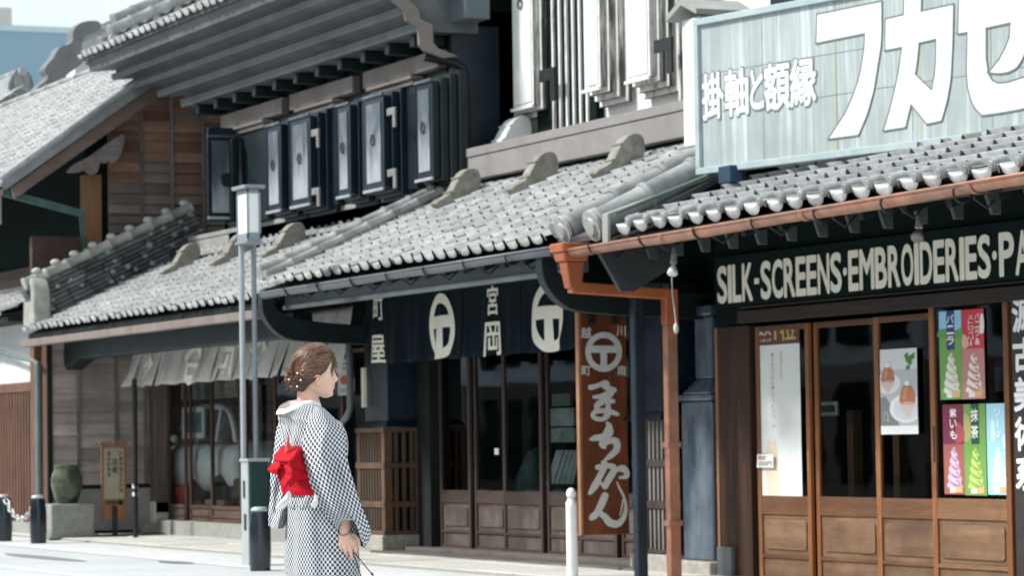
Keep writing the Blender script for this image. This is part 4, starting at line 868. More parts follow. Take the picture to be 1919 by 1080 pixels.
m = MB(); m.beam((-43.6, 11.75, 4.92), (-43.6, 12.95, 4.62), .09, .1); m.beam((-43.6, 12.9, 4.65), (-43.6, 13.0, 3.2), .05, .05); m.build('gutter_pipe', mat('verdigris_pipe', (.06, .115, .105), .6, .3, 6), gh)
gutter(gh, -58, -43.3, 11.62, 4.92, 4.92, .06, mat('old_gutter', (.28, .2, .16), .6, .3, 4))
m = MB(); m.box(-43.55, -43.46, 11.56, 11.7, 4.45, 4.9); m.build('rain_head', M_METAL_W, gh)
# low front with plaster band and lattice
m = MB(); m.box(-56, -44.0, 12.45, 12.9, 2.15, 3.3); m.build('plaster_band', M_WHITEP, gh)
m = MB(); m.box(-56, -44.0, 12.4, 12.46, 2.1, 2.24); m.box(-44.2, -43.98, 12.3, 12.5, .05, 2.9); m.box(-44.0, -43.5, 12.4, 12.9, .05, 3.0); m.build('frame_timber', M_REDW, gh, bevel=.008)
m = MB(); m.box(-56, -44.2, 12.52, 12.6, .3, 2.1); o = m.build('lattice_back', M_DKW, gh)
m = MB()
for k in range(70): x = -44.3-k*.155; m.box(x-.04, x+.04, 12.42, 12.5, .2, 2.1)
m.build('lattice_bar', M_REDW, o)
m = MB(); m.box(-56, -43.98, 12.35, 12.8, .0, .2); m.build('foundation', M_GSTONE, gh)
m = MB(); tiles(m, -56, -44.1, 11.9, 3.22, 12.95, 3.72, .27, .24, .04, .024, 66); m.build('lower_roof', M_TILE, gh)
m = MB(); m.box(-56, -44.1, 11.95, 12.9, 3.1, 3.17); m.build('lower_eave', M_DKW, gh)
m = MB(); m.tube([tuple(A(a, b, Y=12.3)) for a, b in ((-20, 655), (10, 662), (35, 671), (62, 676), (72, 684))], .032, 8); m.tube([tuple(A(a, b, Y=12.25)) for a, b in ((72, 684), (73, 800), (74, 940))], .055, 10); m.build('drain_pipe', mat('green_grey_pipe', (.14, .18, .175), .6, .2), gh)
# roofs further back
fr = thing('distant_tiled_house', 'pale tiled roof with grey ridge behind the gabled timber house', 'house', (-95, 22, 0))
def fpx(px, py, Y): return A(px, py, Y=Y)
zr = A(50, 158, Y=22).z
m = MB(); tiles(m, -120, -79.5, 18.5, zr-2.4, 22, zr, .4, .3, .04, .024, 71); tiles(m, -120, -79.5, 25.5, zr-2.4, 22, zr, .6, .6, .04, .024, 72); m.build('roof', M_TILE2, fr)
m = MB(); m.box(-120, -79.6, 21.8, 22.2, zr-.1, zr+.32); ridge_tubes(m, (-120, 22, zr+.38), (-79.5, 22, zr+.38), .12, .9); m.build('ridge', M_RIDGE, fr)
m = MB(); pr = smooth_poly([(21.7, zr-.1), (21.75, zr+.3), (22, zr+.5), (22.25, zr+.3), (22.3, zr-.1)], 4); m.prism([(-79.8, a, b) for a, b in pr], (.2, 0, 0)); m.build('ridge_end_tile', M_METAL_G, fr, bevel=.03)
m = MB(); m.box(-120, -80.5, 18.9, 22.3, .1, zr-2.3); m.build('wall', M_WHITEP, fr)
kk = thing('white_gable_storehouse', 'white plaster gable with dark curved eave boards beyond the black storehouse roof', 'storehouse', (-62, 18, 0))
def kp(a, b, X=-60.0): return A(a, b, X=X)
m = MB(); P_ = smooth_poly([tuple(kp(a, b)[1:]) for a, b in ((56, 170), (78, 150), (72, 132), (88, 112), (100, 92), (122, 84), (126, 60), (142, 46), (172, 44), (176, 58), (150, 70), (142, 92), (146, 118), (120, 140), (96, 160), (66, 182))], 3)
m.prism([(-60, a, b) for a, b in P_], (.45, 0, 0)); m.build('curved_eave_board', mat('curved_eave_plaster', (.15, .155, .16), .6, .2), kk, bevel=.02)
m = MB(); P_ = [tuple(kp(a, b, -60.4)[1:]) for a, b in ((145, 60), (260, 40), (260, 150), (140, 150))]; m.prism([(-61.0, a, b) for a, b in P_], (.6, 0, 0))
m.box(-64, -60.5, 17.6, 22, .1, 7.6); m.build('gable_wall', M_WHITEP, kk)
m = MB(); a = kp(142, 76); b = kp(216, 44)
for k in range(9): q = a.lerp(b, k/8); m.tube([q+Vector((-.3, 0, 0)), q+Vector((.35, -.0, -.02))], .07, 10)
m.beam(a+Vector((0, 0, .08)), b+Vector((0, 0, .08)), .5, .06); m.build('verge_tile', M_TILE2, kk)
m = MB()
m.prism([tuple(kp(a, b)) for a, b in ((205, 60), (228, 36), (262, 30), (262, 85), (225, 95))], (.3, 0, 0)); m.build('ridge', M_RIDGE, kk, bevel=.02)
# far office block
BB = A(130, 62, X=-153.9); B2 = A(22, 14, X=-160)
ob = thing('office_block', 'plain pale blue office block far beyond the tiled roofs', 'building', (-165, 50, 0))
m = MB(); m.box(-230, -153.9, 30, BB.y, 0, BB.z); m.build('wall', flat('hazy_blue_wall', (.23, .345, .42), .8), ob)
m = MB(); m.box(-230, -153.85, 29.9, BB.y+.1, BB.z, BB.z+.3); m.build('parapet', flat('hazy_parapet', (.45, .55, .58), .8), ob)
m = MB(); m.box(-190, -160, 30, B2.y, BB.z-.5, B2.z); m.build('rooftop_room', flat('beige_wall', (.50, .47, .42), .8), ob)
# ------------------------------------------------------------------ street furniture
def bollard_loc(px, py): q = A(px, py, Z=0); return (q.x, q.y, 0)
b0 = thing('bollard', 'black round topped bollard beside the grey lamp cabinet', 'bollard', bollard_loc(488, 1071), 'black bollards along the kerb')
o = b0['org']; m = MB(); m.lathe(o, [(0.001, 0), (.105, 0), (.105, .03), (.112, .2), (.11, .42), (.098, .57), (.088, .605)], 24)
m.build('bollard_body', mat('black_enamel', (.010, .018, .028), .22, .4, 4, (.05, .055, .06), .4, spec=.6, bump=.05), b0)
m = MB(); m.lathe(o, [(.088, .606), (.092, .61), (.09, .632), (.06, .648), (.001, .652)], 24); m.build('bollard_cap', mat('pale_cap', (.42, .46, .47), .4, .2, metal=.3), b0)
q = bollard_loc(72, 1020); b1 = copy_tree(b0, q, 'black bollard at the end of the sagging chain, next to the stone block'); b1['org'] = list(q)
q = bollard_loc(8, 1016); b2 = copy_tree(b0, q, 'black bollard cut by the picture edge at the other end of the chain'); b2['org'] = list(q)
a, b = Vector(b1['org'])+Vector((-.1, 0, .58)), Vector(b2['org'])+Vector((.1, 0, .58))
m = MB(); pts = [a.lerp(b, t)+Vector((0, 0, -.26*(1-(2*t-1)**2))) for t in [i/14 for i in range(15)]]
for i in range(14):
    d = (pts[i+1]-pts[i]); s_ = Vector((0, 1, 0)) if i % 2 else Vector((0, 0, 1)); c = (pts[i]+pts[i+1])/2; d = d*.62
    m.tube([c+d*cos(t)+s_*.035*sin(t) for t in [2*pi*k/10 for k in range(11)]], .012, 6, caps=False)
m.build('chain', mat('pale_chain', (.55, .56, .55), .5, .2, metal=.4), label='pale sagging chain strung between two black bollards', cat='chain')
q = A(1073, 1090, Z=0)
wp = thing('white_post', 'slim white post with a ball top before the middle shop doors', 'post', (q.x, q.y, 0))
m = MB(); m.lathe((q.x, q.y, 0), [(.052, 0), (.05, .56), (.051, .565), (.051, .60), (.036, .61), (.036, .63)], 18); m.build('post', M_WHITE, wp)
m = MB(); m.sphere((q.x, q.y, .665), .045, 16); m.build('ball_finial', M_WHITE, wp)
zt = A(1073, 915, Y=q.y).z
for ch in (c for c in list(bpy.data.objects) if c.parent == wp): ch.scale = (1, 1, zt/.71)
# lamp with two posts and a cabinet
q0 = A(456, 1062, Z=0)
sl_ = thing('street_lamp', 'grey twin post street lamp with square white lantern and dark cabinet at its foot', 'street lamp', (q0.x, q0.y, 0))
ly = 11.1
M_LG = mat('lamp_grey', (.20, .245, .265), .5, .12, 6, (.3, .34, .35), .5, spec=.4); M_LP = mat('pale_pole', (.36, .40, .41), .45, .1, 6, spec=.4)
x0, x1 = A(443, 400, Y=ly).x, A(463, 400, Y=ly).x; ya, yb = ly, A(489, 400, X=x1).y
z0, z1 = A(463, 452, Y=ly).z, A(463, 346, Y=ly).z
m = MB(); e = .022
for xa, xb in ((x0, x0+e), (x1-e, x1)):
    for y_a, y_b in ((ya, ya+e), (yb-e, yb)): m.box(xa, xb, y_a, y_b, z0+.02, z1-.04)
m.box(x0, x1, ya, yb, z0+.0, z0+.09); m.box(x0, x1, ya, yb, z1-.085, z1-.04); m.box(x0-.04, x1+.04, ya-.04, yb+.04, z1-.038, z1); m.box(x0-.02, x1+.02, ya-.02, yb+.02, z0-.02, z0-.001)
lf = m.build('lantern_frame', M_LG, sl_, bevel=.005)
m = MB(); m.box(x0+.012, x1-.012, ya+.012, yb-.012, z0+.092, z1-.087); m.build('lantern_pane', mat('milk_glass', (.80, .82, .83), .35, .02, 3, spec=.5), lf)
m = MB(); xl = A(455, 700, Y=ly+.06).x; m.tube([(xl, ly+.06, 0), (xl, ly+.06, z0-.02)], .03, 14); m.build('pole', M_LP, sl_)
m = MB(); q = A(478, 700, X=xl+.05); m.tube([(xl+.05, q.y, 1.12), (xl+.05, q.y, z0-.02)], .027, 14); m.build('pole', M_LG, sl_)
xa, xb = -31.70, -31.47; yc = A(503, 950, X=xb).y
m = MB(); m.box(xa, xb, ly+.03, yc, .0, 1.10); cb = m.build('cabinet', mat('shaded_cabinet', (.010, .040, .042), .45, .2, 3, spec=.4), sl_, bevel=.008)
m = MB(); m.box(xa-.01, xb-.02, ly+.012, ly+.029, .0, 1.10); m.box(xa-.03, xb+.015, ly, yc+.02, 1.102, 1.135); m.build('lit_cabinet_front', M_LP, cb, bevel=.004)  # pale street face against dark sides: sun and shade put into the colours
m = MB(); m.box(xa+.07, xa+.12, ly+.004, ly+.011, .72, .90); m.box(xa+.09, xa+.15, ly+.004, ly+.011, .38, .55); m.build('cabinet_slot', M_IRON, cb)
# stone block with glazed urn
bq = A(145, 1003, Z=.02)
sb = Vector((-42.3, 12.0, .0))
xb_, yb_ = -42.15, 11.98
m = MB(); m.box(-42.62, -42.1, 12.0, 12.62, .02, .50); m.build('stone_block', M_GSTONE, bevel=.025, label='square grey stone block carrying the glazed green urn', cat='stone block')
cx, cy = -42.36, 12.30
m = MB(); m.lathe((cx, cy, .502), [(.001, 0), (.13, 0), (.15, .02), (.185, .12), (.215, .24), (.22, .33), (.20, .42), (.17, .47), (.165, .50), (.18, .53), (.165, .535), (.145, .50), (.13, .47), (.001, .3)], 32)
m.build('glazed_urn', mat('green_glaze', (.06, .075, .045), .18, .4, 3, (.16, .17, .12), .6, spec=.6, bump=.05), label='dark green glazed urn standing on the square stone block', cat='urn')
# wooden notice board on a stake
nb = thing('notice_board', 'narrow wooden notice board with pale lettered panel beside the urn', 'notice board', (-42.2, 12.6, .05))
nx = -42.15; f_ = lambda px, py: A(px, py, X=nx)
c0, c1 = f_(191, 975), f_(236, 832); y0, y1, z0, z1 = c0.y, c1.y, c0.z, c1.z
m = MB(); m.box(nx-.03, nx, y0, y0+.03, z0, z1); m.box(nx-.03, nx, y1-.03, y1, z0, z1); m.box(nx-.03, nx, y0+.03, y1-.03, z1-.06, z1-.01); m.box(nx-.028, nx-.002, y0+.03, y1-.03, z0, z0+.28); m.box(nx-.04, nx+.015, y0-.02, y1+.02, z1, z1+.03)
m.build('frame', M_ORNG, nb, bevel=.004)
m = MB(); m.box(nx-.025, nx-.012, y0+.03, y1-.03, z0+.28, z1-.06); m.build('panel', mat('old_panel', (.36, .33, .235), .8, .1, 8), nb)
m = MB(); m.box(nx+.0, nx+.012, y0+.06, y1-.06, z0+.215, z0+.25); m.beam((nx+.006, y1-.11, z0+.232), (nx+.006, y1-.06, z0+.232), .012, .07)
fn_ = lambda u, v: Vector((nx-.009, u, v)); rnd = random.Random(6); cols = ['川越市指定文化財', '店蔵', '歴史的風致']
for k, tx in enumerate(cols):
    yy = y1-.075-k*.085
    for i, ch in enumerate(tx): h_ = .055 if k != 1 else .09; zz = z1-.11-i*(h_+.018)-(.1 if k == 1 else 0); glyphs(m, ch, fn_, yy-h_*.45, yy+h_*.45, zz-h_, zz, .01)
m.build('lettering', mat('dark_ink', (.05, .045, .035), .8), nb)
m = MB(); m.tube([(nx+.02, (y0+y1)/2, .0), (nx+.02, (y0+y1)/2, z0+.18)], .035, 10); m.build('stake', M_IRON, nb)
m = MB(); m.box(nx-.2, nx+.25, y0-.1, y1+.5, .02, .06); m.build('base_plate', M_IRON, nb)
# black drain pole with white bands
dq = A(254, 985, Y=12.95)
dp = thing('black_pole', 'thin black pole with two white bands before the boarded wall', 'pole', (dq.x, 12.95, 0))
m = MB(); m.tube([(dq.x, 12.95, .03), (dq.x+.02, 12.95, 2.2)], .035, 10); m.build('pole', M_IRON, dp)
for za, zb in ((.60, .655), (.705, .765)): m = MB(); m.tube([(dq.x, 12.95, za), (dq.x, 12.95, zb)], .039, 10); m.build('band', M_WHITE, dp)
# things behind the left glass doors
q = A(364, 793, Y=13.97)
pf = thing('framed_photo', 'white framed blue picture hanging behind glass doors under the pale curtain', 'picture', (q.x, 13.97, q.z-.25))
x0, x1, z0, z1 = A(344, 793, Y=13.97).x, A(384, 793, Y=13.97).x, A(364, 822, Y=13.97).z, A(364, 764, Y=13.97).z
m = MB(); b = .07
for qd in ((x0, x1, z0, z0+b), (x0, x1, z1-b, z1), (x0, x0+b, z0+b, z1-b), (x1-b, x1, z0+b, z1-b)): m.box(qd[0], qd[1], 13.95, 13.98, qd[2], qd[3])
m.build('frame', mat('white_frame', (.75, .78, .78), .5, .05), pf)
m = MB(); m.box(x0+b, x1-b, 13.96, 13.97, z0+b, z1-b); t = NT('blue_picture'); n_ = t.noise(t.coord(), 6, 5); t.l(t.mix(t.ramp(n_, .4, .6), (.03, .09, .11, 1), (.10, .25, .36, 1)), t.b.inputs['Base Color']); m.build('picture', t.m, pf)
q = A(347, 950, Y=13.98)
m = MB(); m.lathe((q.x, 14.05, .425), [(.001, 0), (.17, 0), (.2, .26), (.205, .27), (.19, .265), (.165, .02), (.001, .02)], 20); m.build('red_bin', flat('red_plastic', (.55, .03, .05), .4), label='small red bin standing just inside the glass doors below the framed blue picture', cat='bin')
m = MB(); q = A(368, 940, Y=14.0); m.box(q.x-.25, q.x+.3, 13.95, 14.1, .425, .52); m.lathe((q.x, 14.03, .522), [(.001, 0), (.1, 0), (.14, .12), (.08, .26), (.03, .34), (.001, .34)], 16); m.build('wrapped_parcel', mat('dim_parcel', (.16, .10, .11), .7, .3), bevel=.01, label='dark wrapped parcel beside the red bin behind the glass doors', cat='parcel')
m = MB(); q = A(415, 955, Y=14.0); m.box(q.x-.5, q.x+.3, 13.93, 14.06, .44, .53); m.build('wooden_box', mat('pale_wood_box', (.42, .33, .23), .7, .15), bevel=.01, label='flat pale wooden box lying on the sill inside the red brown framed glass doors', cat='box')
for px0, px1, z0, z1, c in ((395, 445, 1.92, 2.2, (.30, .28, .2)), (340, 382, 1.92, 2.2, (.20, .25, .24)), (398, 448, .5, .82, (.05, .06, .065))):
    x0, x1 = A(px0, 800, Y=14.02).x, A(px1, 800, Y=14.02).x
    m = MB(); m.box(x0, x1, 14.02, 14.12, z0, z1)
    for k in range(3): m.box(x0+.04, x1-.04, 14.01, 14.02, z0+.05+k*(z1-z0)/3.2, z0+.05+(k+.8)*(z1-z0)/3.4)
    m.build('display_case', mat('case_%d' % px0, c, .7, .3), bevel=.008, label={395: 'olive display case hanging high above the added white car', 340: 'grey green display case above the framed blue picture', 398: 'low dark display case behind the flat pale wooden box'}[px0], cat='display case')
m = MB(); m.box(-42.7, -33.5, 17.1, 17.18, .3, 2.7); o = m.build('back_partition', M_TEAL, lk)
# papers, stand and white tag behind the middle glass
ds = thing('display_rack', 'pale display rack with leaning prints behind the glass beside the hanging board', 'display rack', (-29.4, 14.2, .14))
m = MB()
for (a0, a1, b0_, b1_, y, c) in ((1030, 1075, 765, 800, 14.3, 1.), (1034, 1068, 738, 762, 14.35, .5), (1028, 1078, 802, 830, 14.25, .7)):
    q0, q1 = A(a0, b1_, Y=y), A(a1, b0_, Y=y); m.box(q0.x, q1.x, y, y+.04, q0.z, q1.z, tone=c)
m.build('print_stack', mat('pale_prints', (.34, .40, .39), .7, .3, 14, (.06, .1, .1), .8, tone=True, dscale=6), ds)
for k in range(5):
    m = MB(); q0 = A(1030+k*9, 908, Y=14.15+k*.03); q1 = A(1050+k*8, 845, Y=14.3+k*.03); m.beam(q0, q1, .12, .012); m.build('leaning_print', mat('leaning_print', (.40, .47, .46), .6, .3, 9, (.1, .16, .16), .6), ds)
m = MB(); q = A(1052, 905, Y=14.2); m.box(q.x-.5, q.x+.5, 14.18, 14.8, .16, .72); m.build('rack_base', M_MIDX, ds)
m = MB(); q = A(990, 870, Y=14.5); m.lathe((q.x, 14.6, .6), [(.001, 0), (.25, 0), (.22, .3), (.1, .55), (.001, .6)], 16); m.build('covered_vessel', mat('dim_green_vessel', (.035, .10, .09), .5, .3), label='dim green covered vessel behind the third middle shop glass', cat='vessel')
m = MB(); q = A(931, 846, Y=13.79); m.box(q.x-.05, q.x+.05, 13.785, 13.792, q.z-.04, q.z+.03); m.build('white_tag', M_WHITE, label='small white tag fixed on the middle shop door glass', cat='tag')
# wires and spot lamps under the right eave
def spot(px, py, y, tgt, nm, lab, col, scale=1.):
    q = A(px, py, Y=y); t = thing('spot_lamp', lab, 'spot lamp', tuple(q))
    top = q+Vector((-.05, .05, .32*scale)); m = MB(); m.tube([q+Vector((0, 0, .02)), q+Vector((-.03, .03, .14))], [.03, .024], 12); m.build('lamp_socket', mat('lamp_socket', (.35, .36, .35), .4, metal=.4), t)
    m = MB(); m.tube([q+Vector((-.03, .03, .13)), top, top+Vector((-.05, .2, .1))], .012, 8); m.box(top.x-.03, top.x+.03, top.y-.02, top.y+.02, top.z-.03, top.z+.08); m.build('lamp_arm', M_IRON2, t)
    d = Vector(tgt).normalized(); u = d.orthogonal(); m = MB(); R_ = [.025, .05, .062, .055, .001]; H_ = [0, .05, .1, .115, .12]
    m.tube([q+d*h*scale for h in H_], [r*scale for r in R_], 16); m.build('lamp_bulb', col, t); return t
spot(1262, 498, 12.3, (.3, -.3, -.9), 's', 'white reflector spot lamp hanging under the copper gutter end', mat('bulb_white', (.70, .72, .70), .35, .05), .75)
spot(1722, 432, 12.35, (.5, -.5, -.7), 's', 'grey hooded spot lamp above the cream capital lettering', mat('lamp_grey_hood', (.20, .18, .175), .5, .4, 20), .8)
m = MB(); pts = [tuple(A(a, b, Y=12.3)) for a, b in ((1259, 520), (1260, 550), (1264, 580), (1267, 608))]; m.tube(pts, .005, 6); q = A(1267, 616, Y=12.3); m.sphere(q, .03, 10, sc=(.8, .8, 1.6)); m.build('lamp_cord', mat('pale_cord', (.5, .49, .44), .7), label='pale cord with a pull switch dangling below the white spot lamp', cat='cord')
# ------------------------------------------------------------------ posters on the right shop doors
def poster(name, lab, cat, pxl, pxr, pyt, pyb, y):
    a = A(pxl, pyb, Y=y); b = A(pxr, pyt, Y=y); x0, x1, z0, z1 = a.x, b.x, a.z, b.z
    t = thing(name, lab, cat, ((x0+x1)/2, y, z0))
    cv = random.Random(name+lab[:9]); c1, c2 = cv.uniform(.001, .004), cv.uniform(-.5, .5)
    def f(u, v, k=0.): return Vector((x0+(x1-x0)*u, y-.002-k*.0009-c1*(2*u-1+c2*(v-.5))**2-.5*c1*sin(3*v+c2*4), z0+(z1-z0)*v))
    m = MB(); m.grid(lambda u, v: f(u, v, 0), 8, 16)
    return t, f, m
PM = {}
def pm(c, r=.5):
    g_ = sum(c)/3; c = tuple(x*.86+g_*.12 for x in c); k = tuple(round(x, 3) for x in c)
    if k not in PM: PM[k] = mat('print_%d' % len(PM), c, r, .05, 25, bump=0, spec=.3)
    return PM[k]
def lay(t, f, k, col, P, name='print', holes=()):
    m = MB(); poly2d(m, P, lambda u, v: f(u, v, k), 0, holes, maxe=.13); m.build(name, pm(col), t)
def rect(u0, u1, v0, v1): return [(u0, v0), (u1, v0), (u1, v1), (u0, v1)]
def swirl(t, f, cx, w_, v0, v1, base, shade, cone):
    # soft ice cream: tiers that lean and narrow to a curled tip
    L_ = []; R_ = []; n = 5; hw = lambda k: w_*.5*(1-k)**.62+.012
    for i in range(n):
        k = i/n; a, b = hw(k), hw(k+.17)
        L_ += [(cx-a*1.0, v0+(v1-v0)*(k+.07)), (cx-b*.86, v0+(v1-v0)*(k+.165))]
        R_ += [(cx+a*1.0, v0+(v1-v0)*(k+.03)), (cx+b*.86, v0+(v1-v0)*(k+.125))]
    P = smooth_poly([(cx-w_*.34, v0)]+L_+[(cx-.01, v1-.01), (cx+.05, v1)]+R_[::-1]+[(cx+w_*.36, v0)], 3)
    lay(t, f, 2, base, P, 'ice_cream')
    m = MB()
    for i in range(5):
        k = i/5; b0_ = v0+(v1-v0)*(k+.13); a = hw(k+.1)
        brush(m, [(cx-a*.75, b0_+.02, .02), (cx-.1*a, b0_-.022, .036), (cx+a*.8, b0_-.035, .012)], lambda u, v: f(u, v, 3), n=5)
        brush(m, [(cx+a*.1, b0_+.03, .006), (cx+a*.5, b0_+.01, .03), (cx+a*.72, b0_-.02, .01)], lambda u, v: f(u, v, 3), n=5)
    m.build('ice_cream_shade', pm(shade), t)
    lay(t, f, 3, cone, [(cx-w_*.30, v0-.055), (cx+w_*.5, v0-.045), (cx+w_*.46, v0+.03), (cx-w_*.2, v0+.005)], 'cone')
    lay(t, f, 4, (.70, .76, .85), rect(cx-w_*.32, cx+w_*.02, v0-.05, v0+.0), 'print')
def banner(lab, box, y, bg, head, hcol, text, tcol, sw, shade, extra=None, two=False):
    t, f, m = poster('ice_cream_poster', lab, 'poster', *box, y); t['group'] = 'soft ice cream posters in the bright door'
    m.build('sheet', pm(bg), t)
    if head: lay(t, f, 1, hcol, head)
    if extra: extra(t, f)
    m = MB(); n = len(text[0])
    for j, col in enumerate(text):
        u = .5 if len(text) == 1 else (.40 if j else .70); wch = .16 if len(text) == 1 else .115
        n = len(col); v1_, v0_ = .965-(.03 if j else 0), .60-(0 if len(text) == 1 else .01)
        for i, ch in enumerate(col):
            h = (v1_-v0_)/n; 
            if ch == 'ー': m.add([f(u-.03, v1_-h*(i+.9), 3), f(u+.03, v1_-h*(i+.9), 3), f(u+.03, v1_-h*(i+.1), 3), f(u-.03, v1_-h*(i+.1), 3)], [(0, 1, 2, 3)])
            else: glyphs(m, ch, lambda a, b: f(a, b, 3), u-wch, u+wch, v1_-h*(i+.86), v1_-h*(i+.1), .035 if len(text) == 1 else .012)
    m.build('lettering', pm(tcol), t)
    swirl(t, f, .52, .74, .07, .53, sw, shade, (.75, .42, .16))
yp = 13.387
banner('blue and green soft ice cream poster headed vanilla, above the purple one', (1764, 1802, 581, 750), yp, (.16, .38, .07), rect(.32, .68, .56, 1), (.02, .05, .20), ['バニラ'], (.8, .8, .8), (.80, .79, .68), (.55, .53, .40), lambda t, f: (lay(t, f, .5, (.25, .58, .80), rect(0, 1, .78, 1)), lay(t, f, .6, (.12, .34, .08), smooth_poly([(0, .70), (.0, .79), (.3, .80), (.7, .77), (1, .80), (1, .70)], 3))))
banner('red soft ice cream poster with two columns of white letters', (1806, 1844, 578, 749), yp, (.55, .22, .20), rect(0, 1, .56, 1), (.62, .02, .035), ['バニラ&', 'ストロベリー'], (.8, .78, .76), (.80, .72, .68), (.58, .20, .16), lambda t, f: (lay(t, f, 1.3, (.72, .38, .30), smooth_poly([(.02, .57), (.3, .60), (.2, .70), (.02, .72)], 3)), lay(t, f, 1.3, (.8, .75, .7), smooth_poly([(.8, .74), (1, .74), (1, .92), (.85, .93)], 3))))
banner('dark purple soft ice cream poster below the vanilla one', (1771, 1806, 758, 927), yp, (.36, .10, .075), rect(0, 1, .56, 1), (.20, .018, .06), ['紫いも'], (.8, .78, .8), (.66, .48, .60), (.40, .20, .36), lambda t, f: lay(t, f, 1.3, (.45, .06, .10), smooth_poly([(.6, .58), (1, .60), (1, .72), (.7, .8)], 3)))
banner('green tea soft ice cream poster with dark green heading, lower middle', (1810, 1847, 757, 929), yp, (.16, .36, .06), rect(.33, .70, .56, 1), (.01, .085, .055), ['抹茶'], (.78, .8, .76), (.46, .62, .14), (.24, .40, .05), lambda t, f: lay(t, f, .6, (.42, .40, .12), smooth_poly([(0, .6), (.3, .63), (.32, .8), (.1, .9), (0, .85)], 3)))
banner('pale blue soft ice cream poster beside the green tea one', (1853, 1891, 756, 928), yp, (.33, .66, .82), None, None, ['ソーダ'], (.72, .86, .9), (.62, .82, .90), (.45, .70, .84), lambda t, f: (lay(t, f, .8, (.62, .80, .88), smooth_poly([(.2, .60), (.34, .60), (.34, .8), (.2, .8)], 3)), lay(t, f, .8, (.62, .80, .88), smooth_poly([(.72, .52), (.9, .52), (.9, .64), (.72, .64)], 3))))
t, f, m = poster('wall_calendar', 'maroon and grey calendar seen through the bright door glass', 'calendar', 1866, 1890, 673, 735, 13.9)
m.build('sheet', pm((.10, .10, .105)), t); lay(t, f, 1, (.075, .02, .03), rect(0, 1, .78, 1))
for k in range(3): lay(t, f, 1, (.16, .165, .17), rect(.06, .46, .06+k*.24, .26+k*.24)); lay(t, f, 1, (.16, .165, .17), rect(.54, .94, .06+k*.24, .26+k*.24))
t, f, m = poster('white_poster', 'parfait poster with two glasses on a grey ground and green leaf', 'poster', 1653, 1719, 652, 815, 13.425)
m.build('sheet', pm((.50, .52, .54)), t)
lay(t, f, 1, (.66, .68, .70), rect(0, 1, .76, 1)); lay(t, f, 1, (.82, .82, .82), rect(0, 1, 0, .10)); lay(t, f, 1.2, (.22, .23, .24), [(0, .10), (.5, .10), (.3, .34), (.12, .45), (0, .43)])
lay(t, f, 2, (.80, .81, .82), circ(.19, .60, .42, .13, 30, 0, 2*pi)[:0] or [p for p in circ(.2, .6, .34, .12) if p[0] >= 0]); lay(t, f, 2.5, (.78, .79, .81), [(min(a, .995), b) for a, b in circ(.68, .30, .44, .17)]); lay(t, f, 3, (.66, .68, .71), [(min(a, .99), b) for a, b in circ(.70, .295, .34, .125)])
for cx, cy, s_ in ((.2, .62, .9), (.72, .36, 1.1)):
    P = smooth_poly([(cx-.17*s_, cy), (cx-.15*s_, cy+.12*s_), (cx-.06*s_, cy+.20*s_), (cx+.06*s_, cy+.20*s_), (cx+.17*s_, cy+.12*s_), (cx+.19*s_, cy)], 3)
    lay(t, f, 4, (.52, .17, .08), P, 'parfait'); lay(t, f, 4.5, (.62, .28, .15), smooth_poly([(cx-.1*s_, cy+.05*s_), (cx-.06*s_, cy+.16*s_), (cx, cy+.16*s_), (cx-.03*s_, cy+.05*s_)], 3), 'parfait'); lay(t, f, 4, (.70, .55, .50), smooth_poly([(cx-.18*s_, cy+.0), (cx+.19*s_, cy+.0), (cx+.1*s_, cy-.1*s_), (cx+.02, cy-.15*s_), (cx-.08*s_, cy-.1*s_)], 3), 'parfait'); lay(t, f, 5, (.82, .80, .78), circ(cx+.01, cy+.21*s_, .07*s_, .028*s_, 14), 'parfait')
for k in range(14):
    rnd = random.Random(k); cx, cy = .8+rnd.uniform(-.12, .14), .84+rnd.uniform(-.09, .1); r = rnd.uniform(.03, .07)
    lay(t, f, 4+k*.1, (.05+.05*rnd.random(), .22+.12*rnd.random(), .03), [(min(a, .99), b) for a, b in circ(cx, cy, r, r*.5, 9)], 'leaf')
m = MB(); glyphs(m, 'ﾊﾟﾌｪ', lambda u, v: f(u, v, 3), .07, .22, .15, .28, .01); m.build('lettering', pm((.75, .76, .78)), t)
t, f, m = poster('long_banner', 'long white banner with brown head and pale ice cream behind the first brown door', 'banner', 1422, 1498, 606, 930, 13.4445)
m.build('sheet', mat('banner_cloth', (.68, .71, .69), .6, .04, 4), t); lay(t, f, 1, (.115, .05, .032), rect(0, 1, .885, 1))
m = MB(); glyphs(m, '永人', lambda u, v: f(u, v, 2), .03, .36, .945, .99, .04); glyphs(m, 'ランキング', lambda u, v: f(u, v, 2), .05, .36, .905, .925, .02); m.build('lettering', pm((.75, .72, .66)), t)
m = MB(); glyphs(m, '1位', lambda u, v: f(u, v, 2), .44, .92, .91, .99, .05); m.build('lettering', pm((.62, .36, .10)), t)
m = MB()
for j, (tx, u, v0_, v1_) in enumerate((('甘味処のこだわり', .58, .68, .85), ('職人が仕上げた極上ソフトクリーム', .38, .40, .84))):
    for i, ch in enumerate(tx): h = (v1_-v0_)/len(tx); glyphs(m, ch, lambda a, b: f(a, b, 2), u-.035, u+.035, v1_-h*(i+.85), v1_-h*(i+.1), .0) if ch != 'ー' else None
m.build('lettering', pm((.30, .32, .32)), t)
lay(t, f, 1.5, (.70, .60, .45), smooth_poly([(.22, .0), (.2, .2), (.22, .30), (.32, .36), (.42, .32), (.46, .2), (.48, .0)], 4), 'ice_cream'); lay(t, f, 1.7, (.62, .70, .70), circ(.33, .34, .06, .02), 'print')
lay(t, f, 1.6, (.74, .74, .66), smooth_poly([(.5, .02), (.55, .16), (.72, .2), (.88, .16), (.7, .03)], 4), 'print')
